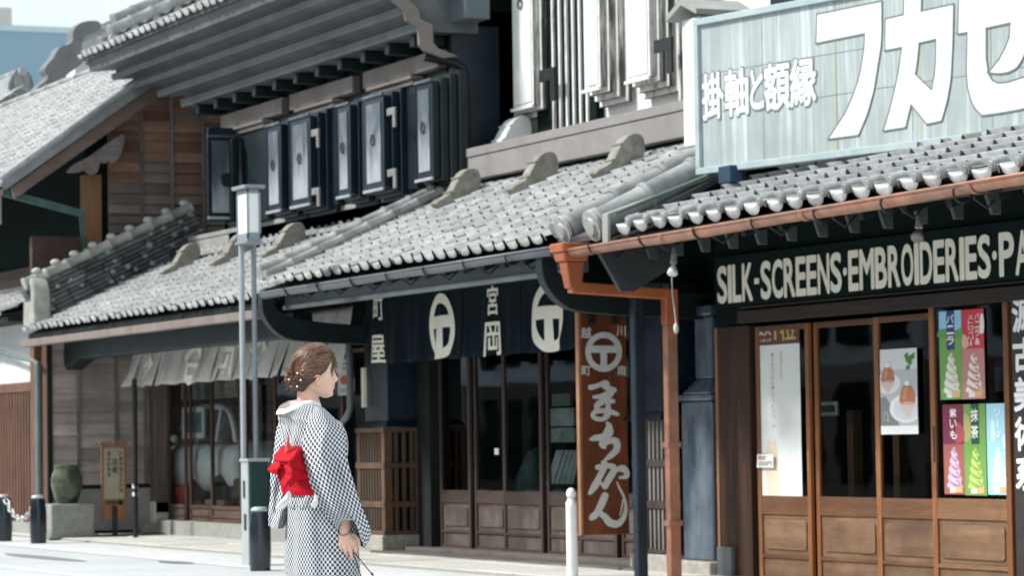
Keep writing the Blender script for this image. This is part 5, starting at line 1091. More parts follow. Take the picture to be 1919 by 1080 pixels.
t, f, m = poster('price_card', 'small white price card with red and green figures on the long banner', 'price card', 1420, 1450, 852, 877, 13.418); m.build('card', pm((.78, .78, .74)), t)
m = MB(); glyphs(m, '限定', lambda u, v: f(u, v, 1), .08, .5, .58, .88, .03); m.build('lettering', pm((.6, .15, .15)), t)
m = MB(); glyphs(m, '350円', lambda u, v: f(u, v, 1), .1, .9, .12, .48, .03); m.build('lettering', pm((.12, .25, .12)), t)
# upright white lettered sign at the right edge
us = thing('upright_sign', 'dark upright board with big white characters beside the door hung with posters', 'sign board', (-20.0, 13.3, .2))
m = MB(); xa = A(1899, 800, Y=13.33).x; m.box(xa, xa+.62, 13.33, 13.38, .15, 2.36); m.build('board', mat('dark_upright_board', (.03, .025, .022), .6, .3), us, bevel=.005)
m = MB(); fu_ = lambda u, v: Vector((u, 13.325, v))
for i, ch in enumerate('源古美術系'): z1_ = 2.30-i*.30; glyphs(m, ch, fu_, xa+.03, xa+.34, z1_-.245, z1_, .04)
m.build('lettering', M_WHITE, us)

t, f, m = poster('shop_poster', 'small white paper with a red spot beside the woman in the dark doorway', 'poster', 634, 661, 672, 742, 13.74)
m.build('sheet', pm((.52, .52, .47)), t); lay(t, f, 1, (.45, .06, .05), circ(.45, .42, .30, .13, 16)); lay(t, f, 1, (.30, .34, .40), rect(.1, .9, .06, .2)); lay(t, f, 1, (.16, .16, .15), rect(.15, .8, .84, .89)); lay(t, f, 1, (.16, .16, .15), rect(.15, .7, .72, .77))
# ------------------------------------------------------------------ the woman in the kimono
RH, FH = Vector((sin(TH), cos(TH), 0)), Vector((-cos(TH), sin(TH), 0))
WD = 13.25
def W(px, py, d=0.):
    r = ray(px, py); return Vector((0, 0, CAMH))+r*((WD+d)/r.dot(FH))
def lerp_tab(tab, k):
    if k <= tab[0][0]: return tab[0][1:]
    for a, b in zip(tab[:-1], tab[1:]):
        if k <= b[0]:
            t = (k-a[0])/(b[0]-a[0]); t = t*t*(3-2*t)*.4+t*.6
            return tuple(x+(y-x)*t for x, y in zip(a[1:], b[1:]))
    return tab[-1][1:]
foot = W(600, 829, 0); foot.z = 0
lady = thing('person', 'woman in navy and white patterned kimono with red sash, hair in a low bun', 'person', tuple(foot))
BY = radians(40); BR = (sin(BY), -cos(BY)); BF = (cos(BY), sin(BY))      # her right and front in plan (image right, depth)
# ---- head and neck
HY = radians(9); hf = RH*cos(HY)+FH*sin(HY); hl = FH*cos(HY)-RH*sin(HY)
HT = [(644.5, 600, 580, .018), (650, 611, 567, .046), (656, 618, 559, .060), (664, 622.5, 553, .069), (675, 625.5, 549, .074), (686, 627.3, 547.5, .0765), (696, 626.2, 547.5, .077), (706, 626.3, 549, .075), (716, 626.6, 553, .071), (722, 626.4, 560, .066), (728, 625.8, 568, .060), (734, 624.4, 578, .0515), (739, 624.6, 588, .042), (743, 622.5, 600, .029), (746, 614, 606, .008)]
NOSE = [(686, 0), (692, .6), (698, 1.6), (705, 4.2), (710, 7.0), (712.5, 7.6), (715, 6.0), (717.5, 1.6), (720, 0)]
LIP = [(717, 0), (720.5, 1.0), (722.5, 1.9), (725, -.2), (727.5, 1.5), (729.5, .9), (733, -1.4), (737, -.4), (741, .6), (745, 0)]
def tab1(tab, k):
    return lerp_tab(tab, k)[0] if tab[0][0] < k < tab[-1][0] else 0.
def hs(py, t, off=0.):                       # head surface, t = 0 straight ahead, negative towards her right side
    f, b, w_ = lerp_tab(HT, py); c = (f+b)/2; h = (f-b)/2/445.
    ct, st = cos(t), sin(t); e = .86 if ct > 0 else 1.
    x = h*(abs(ct)**e)*(1 if ct > 0 else -1); y = w_*(abs(st)**.92)*(1 if st > 0 else -1)
    x += (tab1(NOSE, py)*exp(-(t/.17)**2)+tab1(LIP, py)*exp(-(t/.34)**2))/445.
    x -= .006*exp(-((abs(t)-.42)/.2)**2)*exp(-((py-697)/6)**2)
    y += (1 if st > 0 else -1)*.003*exp(-((abs(t)-.75)/.3)**2)*exp(-((py-713)/8)**2)
    p = W(c, py, 0)
    n = (hf*ct+hl*st)
    return p+hf*x+hl*y+n*off
body = MB()
NP, NTH = 64, 56
vs = []; ys = [644.5+(746-644.5)*(i/NP) for i in range(NP+1)]
for y in ys:
    for k in range(NTH): vs.append(hs(y, 2*pi*k/NTH-pi))
fs = [(i*NTH+k, i*NTH+(k+1) % NTH, (i+1)*NTH+(k+1) % NTH, (i+1)*NTH+k) for i in range(NP) for k in range(NTH)]+[list(range(NTH)), list(range(NP*NTH, (NP+1)*NTH))]
body.add(vs, fs, smooth=True)
body.tube([W(580, 716), W(577.5, 732), W(577, 748), W(580, 766), W(582, 790)], [.048, .0465, .046, .052, .075], 28)
e = W(594, 714, -.072)                     # ear
for k, (dx, dz, r) in enumerate(((0, .010, .014), (-.003, .0, .013), (.001, -.012, .010))): body.sphere(e+RH*dx+Vector((0, 0, dz)), r, 16, sc=(.95, .55, 1.1))
body.tube([W(a, b, -.0865) for a, b in smooth_poly([(589, 709), (592.5, 704.5), (598, 704.5), (601, 709), (600, 715), (596, 720), (593, 722.5)], 4, False)], .0032, 8)
body.tube([W(a, b, -.083) for a, b in smooth_poly([(598.5, 710), (595, 709), (593.5, 713), (595.5, 716.5)], 4, False)], .0024, 8)
# trunk, legs (under the clothes)
def ellring(px, py, a, b, n=28):
    c = W(px, py, 0); return [c+RH*(BR[0]*a*cos(t)+BF[0]*b*sin(t))+FH*(BR[1]*a*cos(t)+BF[1]*b*sin(t)) for t in [2*pi*k/n for k in range(n)]]
rings = [ellring(*r) for r in ((582, 768, .06, .05), (583, 790, .15, .07), (585, 830, .15, .09), (590, 890, .13, .085), (600, 960, .15, .10), (604, 1010, .14, .10))]
vs = [p for r in rings for p in r]; n = 28
body.add(vs, [(i*n+k, i*n+(k+1) % n, (i+1)*n+(k+1) % n, (i+1)*n+k) for i in range(5) for k in range(n)]+[list(range(n)), list(range(5*n, 6*n))])
for sd in (-.075, .075):
    o_ = RH*BR[0]*sd+FH*BR[1]*sd; body.tube([W(603, 990)+o_, W(606, 1180)+o_, W(606, 1375)+o_, W(606, 1395)+o_+(RH*BF[0]+FH*BF[1])*.02], [.075, .055, .036, .04], 16)
    q = W(606, 1404)+o_; q.z = .045; ff = (RH*BF[0]+FH*BF[1]); body.tube([q-ff*.06, q, q+ff*.09, q+ff*.15], [.03, .04, .036, .02], 12)
# right arm, hand with five fingers
ad = -.165
body.tube([W(618, 800, -.10), W(632, 880, -.15), W(641, 940, ad), W(645.5, 985, ad), W(646, 998, ad)], [.05, .043, .034, .0245, .0225], 20)
vs = []; NR = 18
palm = [(646, 996, .0225, .019), (648, 1004, .028, .019), (651.5, 1012, .036, .018), (652.5, 1019, .038, .016), (652.5, 1024, .034, .012)]
for px, py, a, b in palm:
    c = W(px, py, ad)
    for k in range(NR): t = 2*pi*k/NR; vs.append(c+RH*a*cos(t)*(abs(cos(t))**-.15 if abs(cos(t)) > .05 else 1)+FH*b*sin(t))
body.add(vs, [(i*NR+k, i*NR+(k+1) % NR, (i+1)*NR+(k+1) % NR, (i+1)*NR+k) for i in range(4) for k in range(NR)]+[list(range(NR)), list(range(4*NR, 5*NR))])
for F_ in ([(639.2, 1015, 0, .0085), (638.5, 1023, -.004, .008), (640, 1030, .006, .0075), (643, 1035, .018, .0062)], [(647.2, 1018, -.003, .0092), (647, 1028, -.008, .0088), (648.2, 1036, .002, .0082), (651, 1041.5, .015, .0066)],
           [(655.8, 1019, -.003, .0095), (656.5, 1031, -.009, .009), (657.5, 1040, -.001, .0084), (659.5, 1047.5, .011, .0066)], [(664.2, 1017, 0, .0092), (666, 1027, -.004, .0088), (666, 1036, .008, .008), (664, 1041, .021, .0066)],
           [(659, 1003, .002, .012), (668, 1009, .008, .0105), (671.5, 1018, .012, .0095), (671, 1027, .02, .0075)]):
    P_ = smooth_poly([(a, b, d, r) for a, b, d, r in F_], 4, False); body.tube([W(a, b, ad+d) for a, b, d, r in P_], [r for a, b, d, r in P_], 14)
    a, b, d, r = P_[-1]; body.sphere(W(a, b, ad+d), r, 12)
t = NT('skin'); n1 = t.noise(t.coord(), 9, 5); c = t.mix(t.ramp(n1, .3, .7), (.70, .44, .335, 1), (.77, .51, .40, 1))
t.l(c, t.b.inputs['Base Color']); t.b.inputs['Roughness'].default_value = .48; t.b.inputs['Subsurface Weight'].default_value = .25; t.b.inputs['Subsurface Radius'].default_value = (.012, .005, .003); t.b.inputs['Specular IOR Level'].default_value = .35
M_SKIN = t.m
bo = body.build('body', M_SKIN, lady)
md = bo.modifiers.new('skin', 'REMESH'); md.mode = 'VOXEL'; md.voxel_size = .0027; md.use_smooth_shade = True
md = bo.modifiers.new('soft', 'SMOOTH'); md.factor = .5; md.iterations = 2
# facial details laid on the head surface
M_LASH = flat('lash', (.03, .018, .012), .6)
m = MB(); m.tube([hs(697.2-.8*sin(pi*k/8), -.22-.052*k, .0012) for k in range(9)], [.0009, .0014, .0017, .0018, .0018, .0018, .0016, .0013, .0008], 6); m.tube([hs(698.2, -.20, .003), hs(697.6, -.12, .009)], [.001, .0004], 5); m.build('eyelash', M_LASH, lady)
m = MB(); m.grid(lambda u, v: hs(697.0+2.6*v*sin(pi*min(max(u, .02), .98)), -.26-.36*u, .0006), 10, 4); m.build('eye', flat('eye_dark', (.10, .06, .045), .2), lady)
m = MB(); m.tube([hs(686.5+1.2*((k-4)/4)**2-.8, -.22-.062*k, .0006) for k in range(9)], [.0008, .0014, .0017, .0018, .0017, .0016, .0014, .001, .0006], 6); m.build('eyebrow', flat('brow_brown', (.15, .075, .04), .8), lady)
m = MB(); m.grid(lambda u, v: hs(721.2+7.8*v, -.40+.8*u, .0007*sin(pi*v)+.0003), 14, 8); m.build('lips', flat('lip_pink', (.62, .22, .19), .4), lady)
m = MB(); m.grid(lambda u, v: hs(724.2+1.6*v, -.36+.4*u, .0014), 10, 2); m.build('teeth', flat('teeth_white', (.82, .80, .76), .3), lady)
# ---- hair
HH = [(642.6, 598, 584, .012, 700), (645, 606, 575, .030, 700), (650, 614.5, 564.5, .055, 700), (656, 620.5, 557.5, .068, 700), (663, 625.2, 551.5, .077, 700), (668, 626.5, 549, .081, 624.5), (676, 627, 546.8, .085, 619), (684, 627, 545.6, .0865, 615), (692, 626, 545.6, .087, 611), (700, 625, 546, .086, 604), (707, 624, 547.5, .084, 595), (714, 624, 549.5, .080, 587), (722, 624, 552, .073, 578), (730, 620, 555.5, .062, 570.5), (737, 612, 559.5, .050, 564.5)]
def hair(py, t, off=0.):
    f, b, w_, fl = lerp_tab(HH, py); c = (f+b)/2; h = (f-b)/2/445.; p = W(c, py, 0)
    return p+hf*(h*cos(t))+hl*(w_*sin(t))+(hf*cos(t)+hl*sin(t))*off
def t0(py):
    f, b, w_, fl = lerp_tab(HH, py); c = (f+b)/2; h = (f-b)/2; k = (fl-c)/h
    return math.acos(max(-1, min(1, k)))
t = NT('hair_brown'); at = t.n('ShaderNodeAttribute', attribute_name='tone'); n1 = t.noise(t.coord((1, 1, 1)), 60, 4)
c = t.mix(t.ramp(n1, .3, .7), (.075, .030, .014, 1), (.17, .074, .033, 1)); c = t.mix(1., c, at.outputs['Color'], 'MULTIPLY')
t.l(c, t.b.inputs['Base Color']); t.b.inputs['Roughness'].default_value = .36; t.b.inputs['Specular IOR Level'].default_value = .6; t.b.inputs['Anisotropic'].default_value = .5
M_HAIR = t.m
m = MB(); m.ct = (.55, .5, .5)
def cap(u, v):
    y = 642.8+(737-642.8)*v; a = t0(y); tt = a+(2*pi-2*a)*u
    return hair(y, tt, .0015*sin(tt*23+y*.35)+.001*sin(tt*51+y*.6))
m.grid(cap, 90, 48)
ho = m.build('hair', M_HAIR, lady)
m = MB(); rnd = random.Random(21)
def near(px, py, off=0.):                       # point of the hair shell on the visible side
    f, b, w_, fl = lerp_tab(HH, py); c = (f+b)/2; h = (f-b)/2; k = max(-.995, min(.995, (px-c)/h)); t_ = -math.acos(k)
    return hair(py, t_, off)
for i in range(300):
    k = i/300; 
    # from the parting and hairline sweep back to the bun
    q = rnd.random()
    if q < .55: sx, sy = 622-26*rnd.random()**1.2, 654+rnd.uniform(-2, 6)
    elif q < .8: sx, sy = 624-rnd.uniform(0, 14), 664+rnd.uniform(-2, 26); sx = min(sx, lerp_tab(HH, sy)[3]-1)
    else: sx, sy = lerp_tab(HH, 690+rnd.uniform(0, 22))[3]-2, 0; sy = 690+(611-sx)*.85
    sx0, sy0 = sx, max(sy, 646.5)
    ex, ey = 558+rnd.uniform(-7, 8), 697+rnd.uniform(-8, 12)
    bul = rnd.uniform(.3, 1.0); mxp, myp = 572+rnd.uniform(-16, 6), min(sy0, 662)-bul*10+rnd.uniform(0, 24)*(sy0-646)/30+6
    myp = max(myp, 648); P_ = []
    for j in range(13):
        s_ = j/12; x = (1-s_)**2*sx0+2*s_*(1-s_)*mxp+s_*s_*ex; y = (1-s_)**2*sy0+2*s_*(1-s_)*myp+s_*s_*ey
        f, b, w_, fl = lerp_tab(HH, y); x = max(x, b+.5); P_.append(near(x, y, .0006+.0022*sin(pi*s_)*rnd.uniform(.6, 1.4)))
    tn = rnd.choice((.4, .65, .9, 1.2, 1.9)); m.ct = (tn*1.05, tn, tn*.95); r = rnd.uniform(.0012, .0032)
    m.tube(P_, [r*(.5+.7*sin(pi*(j/12)*.9+.2)) for j in range(13)], 5, caps=False)
for i in range(170):                              # crown, over the top towards the far side
    a0 = rnd.uniform(-.5, 1.2); y0 = 643.2+rnd.uniform(0, 3); P_ = []; ta = rnd.uniform(.25, 1.2); yb = rnd.uniform(676, 700)
    for j in range(14):
        s_ = j/13; y = 643.4+(yb-643.4)*s_**1.5; tt = -(pi*.42+ (pi*.62)*s_**.8) + a0*(1-s_)**2
        P_.append(hair(y, tt if tt > -pi*1.05 else -pi*1.05, .0008+.0018*sin(pi*s_)))
    tn = rnd.choice((.6, .85, 1., 1.25, 1.6)); m.ct = (tn*1.05, tn, tn*.95); r = rnd.uniform(.0011, .0022)
    m.tube(P_, [r*(.6+.5*sin(pi*j/13)) for j in range(14)], 5, caps=False)
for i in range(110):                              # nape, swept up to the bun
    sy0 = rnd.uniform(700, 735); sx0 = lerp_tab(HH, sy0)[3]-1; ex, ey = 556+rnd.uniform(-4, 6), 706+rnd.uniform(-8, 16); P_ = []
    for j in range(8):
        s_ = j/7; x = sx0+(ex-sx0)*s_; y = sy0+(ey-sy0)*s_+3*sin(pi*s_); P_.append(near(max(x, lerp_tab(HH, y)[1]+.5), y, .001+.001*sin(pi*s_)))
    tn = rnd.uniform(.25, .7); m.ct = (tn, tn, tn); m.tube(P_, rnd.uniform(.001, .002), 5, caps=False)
for i in range(26):                               # loose locks by the temple
    a, b = 620+rnd.uniform(-2, 3), 662+rnd.uniform(-3, 8); L_ = rnd.uniform(20, 42); tn = rnd.uniform(.7, 1.3); m.ct = (tn, tn, tn)
    P_ = []
    for j in range(9):
        s_ = j/8; x = a+4*sin(pi*s_)*.6-1.5*s_+(rnd.uniform(-.2, .2)); y = b+L_*s_; P_.append(hs(min(y, 744), -math.acos(max(-.9, min(.93, (x-588)/39.5))), .006-.002*s_))
    m.tube(P_, [.0014*(1-.7*j/8) for j in range(9)], 5, caps=False)
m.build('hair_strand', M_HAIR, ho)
# bun
bc = W(553.5, 712, -.012); m = MB(); m.ct = (.5, .45, .45); m.sphere(bc, .039, 20, sc=(.95, .95, 1.1)); rnd = random.Random(5)
for i in range(120):
    ax = Vector((rnd.gauss(0, .35), rnd.gauss(0, .5), rnd.gauss(.2, 1))).normalized(); u = ax.orthogonal().normalized(); v = ax.cross(u); hgt = rnd.uniform(-.8, .8); rr = .0415*sqrt(1-hgt*hgt*.8)*rnd.uniform(.94, 1.1); a0 = rnd.uniform(0, 6.28); al = rnd.uniform(1.2, 3.4)
    tn = rnd.choice((.6, .9, 1.1, 1.5)); m.ct = (tn, tn, tn)
    m.tube([bc+ax*hgt*.036+(u*cos(a0+al*j/9)+v*sin(a0+al*j/9))*rr*(1+.05*sin(3*j)) for j in range(10)], [rnd.uniform(.0016, .0032)*(.5+.6*sin(pi*j/9)) for j in range(10)], 5, caps=False)
for cx, cy, r in ((547, 700, .019), (543, 708, .016), (560, 697, .018), (551, 724, .019), (562, 722, .018), (568, 708, .017)):
    c = W(cx, cy, -.035+rnd.uniform(-.01, .01)); ax = Vector((rnd.uniform(-.4, .4), rnd.uniform(-.4, .4), 1)).normalized(); u = ax.orthogonal().normalized(); v = ax.cross(u)
    for k in range(9): tn = rnd.uniform(.6, 1.4); m.ct = (tn, tn, tn); a0 = rnd.uniform(0, 6); m.tube([c+(u*cos(a0+j*.5)+v*sin(a0+j*.5))*r*(1-.045*j)+ax*rnd.uniform(-.006, .006)*1.2 for j in range(11)], .0024, 5, caps=False)
m.build('hair_bun', M_HAIR, ho)
m = MB(); rnd = random.Random(17)
for i in range(60):
    a, b = 545+rnd.uniform(-6, 10), 700+rnd.uniform(-8, 32); x2, y2 = a-rnd.uniform(4, 16), b+rnd.uniform(-12, 14)
    if i > 40: a, b = 624+rnd.uniform(-4, 2), 662+rnd.uniform(-6, 10); x2, y2 = a+rnd.uniform(4, 11), b+rnd.uniform(14, 38)
    d = rnd.uniform(-.05, .01) if i <= 40 else -.03
    m.tube([W(a+(x2-a)*s_+3*sin(pi*s_)*rnd.uniform(-1, 1), b+(y2-b)*s_**1.3, d) for s_ in [j/7 for j in range(8)]], .00085, 4, caps=False)
m.build('flyaway_hair', M_HAIR, ho)
M_PEARL = mat('pearl', (.82, .80, .76), .2, .03, 3, spec=.6)
for px, py in ((557.5, 700), (563.5, 713), (557, 725), (541.5, 712)): m = MB(); m.sphere(W(px, py, -.074 if px > 545 else -.05), .0046, 12); m.build('pearl_pin', M_PEARL, ho)
m = MB(); m.sphere(W(596, 718.5, -.083), .003, 10); m.tube([W(590.5+3*cos(t), 721+4*sin(t), -.083) for t in [2*pi*k/14 for k in range(15)]], .0011, 5, caps=False); m.build('earring', mat('gold', (.75, .48, .16), .25, .05, metal=.9), lady)
# ---- kimono cloth
t = NT('kimono_cloth'); tcn = t.n('ShaderNodeTexCoord'); mp_ = t.n('ShaderNodeMapping', {'Scale': (1/.0092, 1/.0122, 1)}); t.l(tcn.outputs['UV'], mp_.inputs[0])
wb = t.n('ShaderNodeVectorMath', {0: mp_.outputs[0], 1: (0, 0, .5)}, operation='ADD')
ck = t.n('ShaderNodeTexChecker', {'Vector': wb.outputs[0], 'Scale': 1.0, 1: (.010, .017, .036, 1), 2: (.70, .715, .725, 1)})
sp = t.n('ShaderNodeSeparateXYZ', {0: wb.outputs[0]})
fx = t.n('ShaderNodeMath', {0: sp.outputs[0]}, operation='FRACT'); fy = t.n('ShaderNodeMath', {0: sp.outputs[1]}, operation='FRACT')
ax_ = t.n('ShaderNodeMath', {0: fx.outputs[0], 1: .5}, operation='SUBTRACT'); ab = t.n('ShaderNodeMath', {0: ax_.outputs[0]}, operation='ABSOLUTE')
ln = t.n('ShaderNodeMath', {0: ab.outputs[0], 1: .13}, operation='LESS_THAN')
ay_ = t.n('ShaderNodeMath', {0: fy.outputs[0], 1: .5}, operation='SUBTRACT'); aby = t.n('ShaderNodeMath', {0: ay_.outputs[0]}, operation='ABSOLUTE'); lny = t.n('ShaderNodeMath', {0: aby.outputs[0], 1: .30}, operation='LESS_THAN')
tick = t.n('ShaderNodeMath', {0: ln.outputs[0], 1: lny.outputs[0]}, operation='MULTIPLY'); tk1 = t.n('ShaderNodeMath', {0: tick.outputs[0], 1: 1.0}, operation='MULTIPLY'); tk2 = t.n('ShaderNodeMath', {0: tick.outputs[0], 1: .35}, operation='MULTIPLY')
inv = t.n('ShaderNodeMixRGB', {0: tk2.outputs[0], 1: ck.outputs[0], 2: (.30, .325, .37, 1)})
nz_ = t.noise(t.coord(), 4, 4); c = t.mix(t.ramp(nz_, .35, .7), inv.outputs[0], t.mix(.12, inv.outputs[0], (.3, .32, .35, 1)))
t.l(c, t.b.inputs['Base Color']); t.b.inputs['Roughness'].default_value = .85; t.b.inputs['Specular IOR Level'].default_value = .15
t.bump(t.noise(t.coord(), 220, 2), .15, .002); M_KIM = t.m
loop = [(521, 770, 0.), (535, 769, -.06), (550, 762, -.085), (567, 754.5, -.088), (585, 752.5, -.07), (598, 757, -.03), (599, 758, .03), (575, 752, .08), (555, 752, .085), (540, 754, .08), (527, 760, .05)]
LC = (561, 760)
ang = sorted([(atan2(d, (px-LC[0])/445.), px, py, d) for px, py, d in loop])
def loop_at(phi, grow=0., dy=0.):
    phi = (phi+pi) % (2*pi)-pi; A_ = [(ang[-1][0]-2*pi,)+ang[-1][1:]]+ang+[(ang[0][0]+2*pi,)+ang[0][1:]]
    for a, b in zip(A_[:-1], A_[1:]):
        if a[0] <= phi <= b[0]:
            k = (phi-a[0])/(b[0]-a[0]+1e-9); k = k*k*(3-2*k)*.5+k*.5
            return W(a[1]+(b[1]-a[1])*k+cos(phi)*grow*445, a[2]+(b[2]-a[2])*k+dy, a[3]+(b[3]-a[3])*k+sin(phi)*grow)
def ringpt(px, py, a, b, phi, k=0.):
    q = phi-atan2(BR[1], BR[0]); r = 1/sqrt((cos(q)/a)**2+(sin(q)/b)**2)+k
    return W(px+0*r, py, 0)+RH*(r*cos(phi))+FH*(r*sin(phi))
M_COLL = flat('white_collar', (.80, .77, .79), .8)
m = MB()
m.grid(lambda u, v: loop_at(2*pi*u-pi, -.002+.010*v+.004*sin(pi*v), -2.5+10*v), 60, 4); m.grid(lambda u, v: loop_at(2*pi*u-pi, -.004-.012*v, -1.5+11*v), 60, 4)
m.build('inner_collar', M_COLL, lady)
BOD = [(784, 571, .150, .088), (796, 583, .180, .100), (812, 585, .188, .108), (836, 586, .184, .114), (870, 589, .170, .115), (905, 593, .165, .117), (927, 597, .166, .122), (938, 600, .177, .132), (949, 602, .180, .136), (953, 602.5, .174, .131)]
def bodice(u, v):
    phi = 2*pi*u-pi; k = v*10
    if k < 2:
        p0 = loop_at(phi, .006, 5.0); p1 = ringpt(BOD[0][1], BOD[0][0], BOD[0][2], BOD[0][3], phi); pm_ = p0.lerp(p1, .5)+Vector((0, 0, .012))
        s_ = k/2; return (p0*(1-s_)**2+pm_*2*s_*(1-s_)+p1*s_*s_)
    py = 784+(953-784)*((k-2)/8); px, a, b = lerp_tab(BOD, py)
    fold = .007*noise.noise(Vector((cos(phi)*2, sin(phi)*2, py*.035)))+.0035*sin(9*phi+py*.08)+.003*sin(15*phi-py*.11)+.004*sin(4*phi+py*.05)
    return ringpt(px, py, a, b, phi, fold)
m = MB(); m.grid(bodice, 120, 60, uvf=lambda u, v: ((2*pi*u-pi)*.165, -(v*10*.042 if True else 0)))
m.build('kimono_bodice', M_KIM, lady)
SK = [(950, 602.5, .168, .128), (965, 603, .174, .132), (1000, 604.5, .180, .138), (1040, 605.5, .178, .139), (1080, 606, .174, .138), (1200, 606, .158, .132), (1330, 606, .150, .130), (1392, 606, .156, .136)]
def skirt(u, v):
    phi = 2*pi*u-pi; py = 950+(1392-950)*v; px, a, b = lerp_tab(SK, py)
    fold = .010*noise.noise(Vector((cos(phi)*2.2, sin(phi)*2.2, py*.012)))+.005*sin(5*phi+2+py*.004)+.003*sin(11*phi-py*.01)+.010*max(0, min(1, (phi+1.1)*5))*max(0, min(1, (-.25-phi)*25))*min(1, v*3)
    return ringpt(px, py, a, b, phi, fold)
m = MB(); m.grid(skirt, 120, 70, uvf=lambda u, v: ((2*pi*u-pi)*.165+.004, -.46-v*.993)); m.build('kimono_skirt', M_KIM, lady)
# sleeves
RL = [(590, 763), (574, 797), (566, 840), (573, 885), (588, 925), (606, 960), (624, 985), (632, 998)]
RR = [(607, 765), (637, 796), (649, 825), (651, 860), (664, 908), (678, 950), (692, 985), (697, 1003)]
BOT = [(0, 0), (.1, -17), (.24, -26), (.44, -28), (.57, -24), (.66, 8), (.78, 25), (.9, 13), (1, 0)]
BOTB = [(0, 0), (.3, 6), (.6, 20), (.78, 26), (.9, 14), (1, 0)]
def pl(P, t):
    k = min(max(t, 0), .9999)*(len(P)-1); i = int(k); f_ = k-i
    p0, p1, p2, p3 = [Vector(P[min(max(i+j, 0), len(P)-1)]) for j in (-1, 0, 1, 2)]
    return .5*((2*p1)+(p2-p0)*f_+(2*p0-5*p1+4*p2-p3)*f_**2+(3*p1-p0-3*p2+p3)*f_**3)
def sleeve(s_, t_, side, L_, R_, bot, dc, th0, th1, seed=0):
    a, b = pl(L_, t_), pl(R_, t_); p = a.lerp(b, s_); g = max(0, (t_-.62)/.38)**2
    p.y += tab1([(-.001,)+bot[0][1:]]+bot[1:-1]+[(1.001,)+bot[-1][1:]], s_)*g
    th = (th0+(th1-th0)*min(1, t_*2.2))*(sin(pi*min(max(s_, 0), 1))**.62)
    fold = noise.noise(Vector((s_*5, t_*7+s_*3, side+dc*9)))*.022*min(1, t_*3)+(.018*sin(7*s_+5*t_+seed)+.008*sin(17*s_-8*t_+seed)+.010*sin(3.2*t_*pi+2*s_))*sin(pi*s_)*min(1, t_*3)
    return W(p.x, p.y, dc+side*th+fold)
m = MB()
for sd, bt, fl_ in ((-1, BOT, 0), (1, BOTB, 0)): m.grid(lambda u, v: sleeve(u, v, sd, RL, RR, bt, -.145, .05, .105), 44, 64, uvf=lambda u, v: (u*.185+.02*v, -v*.60))
m.build('right_sleeve', M_KIM, lady)
m = MB(); m.grid(lambda u, v: sleeve(u, .72+.27*v, .55, RL, RR, BOTB, -.145, .05, .105), 30, 14); m.build('sleeve_lining', flat('dark_red_lining', (.05, .012, .013), .8), lady)
LL_ = [(538, 776), (520, 796), (513, 838), (507, 888), (503.5, 940), (503, 986)]; LR_ = [(575, 780), (575, 815), (566, 860), (556, 905), (545, 950), (531, 991)]
m = MB()
for sd in (-1, 1): m.grid(lambda u, v: sleeve(u, v, sd, LL_, LR_, [(0, 0), (.5, 4), (1, 0)], .07, .05, .075, 2), 30, 50, uvf=lambda u, v: (u*.16+.003, -v*.52+.004))
m.build('left_sleeve', M_KIM, lady)
# collar band of the kimono down the back
# sash and bow
t = NT('red_sash_cloth'); v = t.coord((1, 1, 1)); n1 = t.noise(v, 14, 5); t.l(t.mix(t.ramp(n1, .3, .7), (.40, .003, .012, 1), (.50, .005, .016, 1)), t.b.inputs['Base Color']); t.b.inputs['Roughness'].default_value = .8; t.b.inputs['Specular IOR Level'].default_value = .2; t.bump(t.noise(t.coord((1, 1, 6)), 30, 4), .35, .006); M_RED = t.m
OB = [(836, 582, .172, .112), (842, 582.5, .175, .115), (880, 585, .170, .118), (920, 590, .172, .125), (928, 591, .169, .123)]
m = MB(); m.grid(lambda u, v: ringpt(*((lambda q: (q[0], 836+92*v, q[1], q[2]))(lerp_tab(OB, 836+92*v))), 2*pi*u-pi, .0012*sin(36*v)), 90, 24); so = m.build('sash', M_RED, lady)
def puff(mb, P, d0, th, tilt=(0, 0), n=7, wr=.25):
    P = smooth_poly(P, 5); c = Vector((sum(p[0] for p in P)/len(P), sum(p[1] for p in P)/len(P))); vs = []; N_ = len(P); dd = lambda q: d0+tilt[0]*(q.x-c.x)/445.+tilt[1]*(q.y-c.y)/445.
    for sd in (-1, 1):
        o = len(vs)
        for i in range(n+1):
            k = 1-i/n
            for j, p in enumerate(P):
                q = c+(Vector(p)-c)*k; h = th*(1-k**2.4)*(1+wr*sin(j*2*pi/N_*3+i*.8)); vs.append(W(q.x, q.y, dd(q)+sd*h))
    fs = []
    for sdi in (0, 1):
        o = sdi*(n+1)*N_
        fs += [(o+i*N_+j, o+i*N_+(j+1) % N_, o+(i+1)*N_+(j+1) % N_, o+(i+1)*N_+j) for i in range(n) for j in range(N_)]
    mb.add(vs, fs, smooth=True)
def facet(mb, P, bulge=-.006, r=2):
    Q = [(480+a/4.908, 740+b/4.908, -.11+(d+.11)*1.35) for a, b, d in P]; n = len(Q); c = [sum(q[i] for q in Q)/n for i in range(3)]; vs = []; rn = 5
    E_ = []
    for i in range(n):
        a, b = Q[i], Q[(i+1) % n]
        for k in range(3): E_.append([a[j]+(b[j]-a[j])*k/3 for j in range(3)])
    N_ = len(E_)
    for k in range(rn):
        s_ = 1-k/rn
        for e_ in E_: vs.append(W(*[c[j]+(e_[j]-c[j])*s_ for j in range(2)], c[2]+(e_[2]-c[2])*s_+bulge*(1-s_*s_)))
    vs.append(W(c[0], c[1], c[2]+bulge))
    mb.add(vs, [(i*N_+k, i*N_+(k+1) % N_, (i+1)*N_+(k+1) % N_, (i+1)*N_+k) for i in range(rn-1) for k in range(N_)]+[((rn-1)*N_+k, (rn-1)*N_+(k+1) % N_, rn*N_) for k in range(N_)], smooth=True)
m = MB()
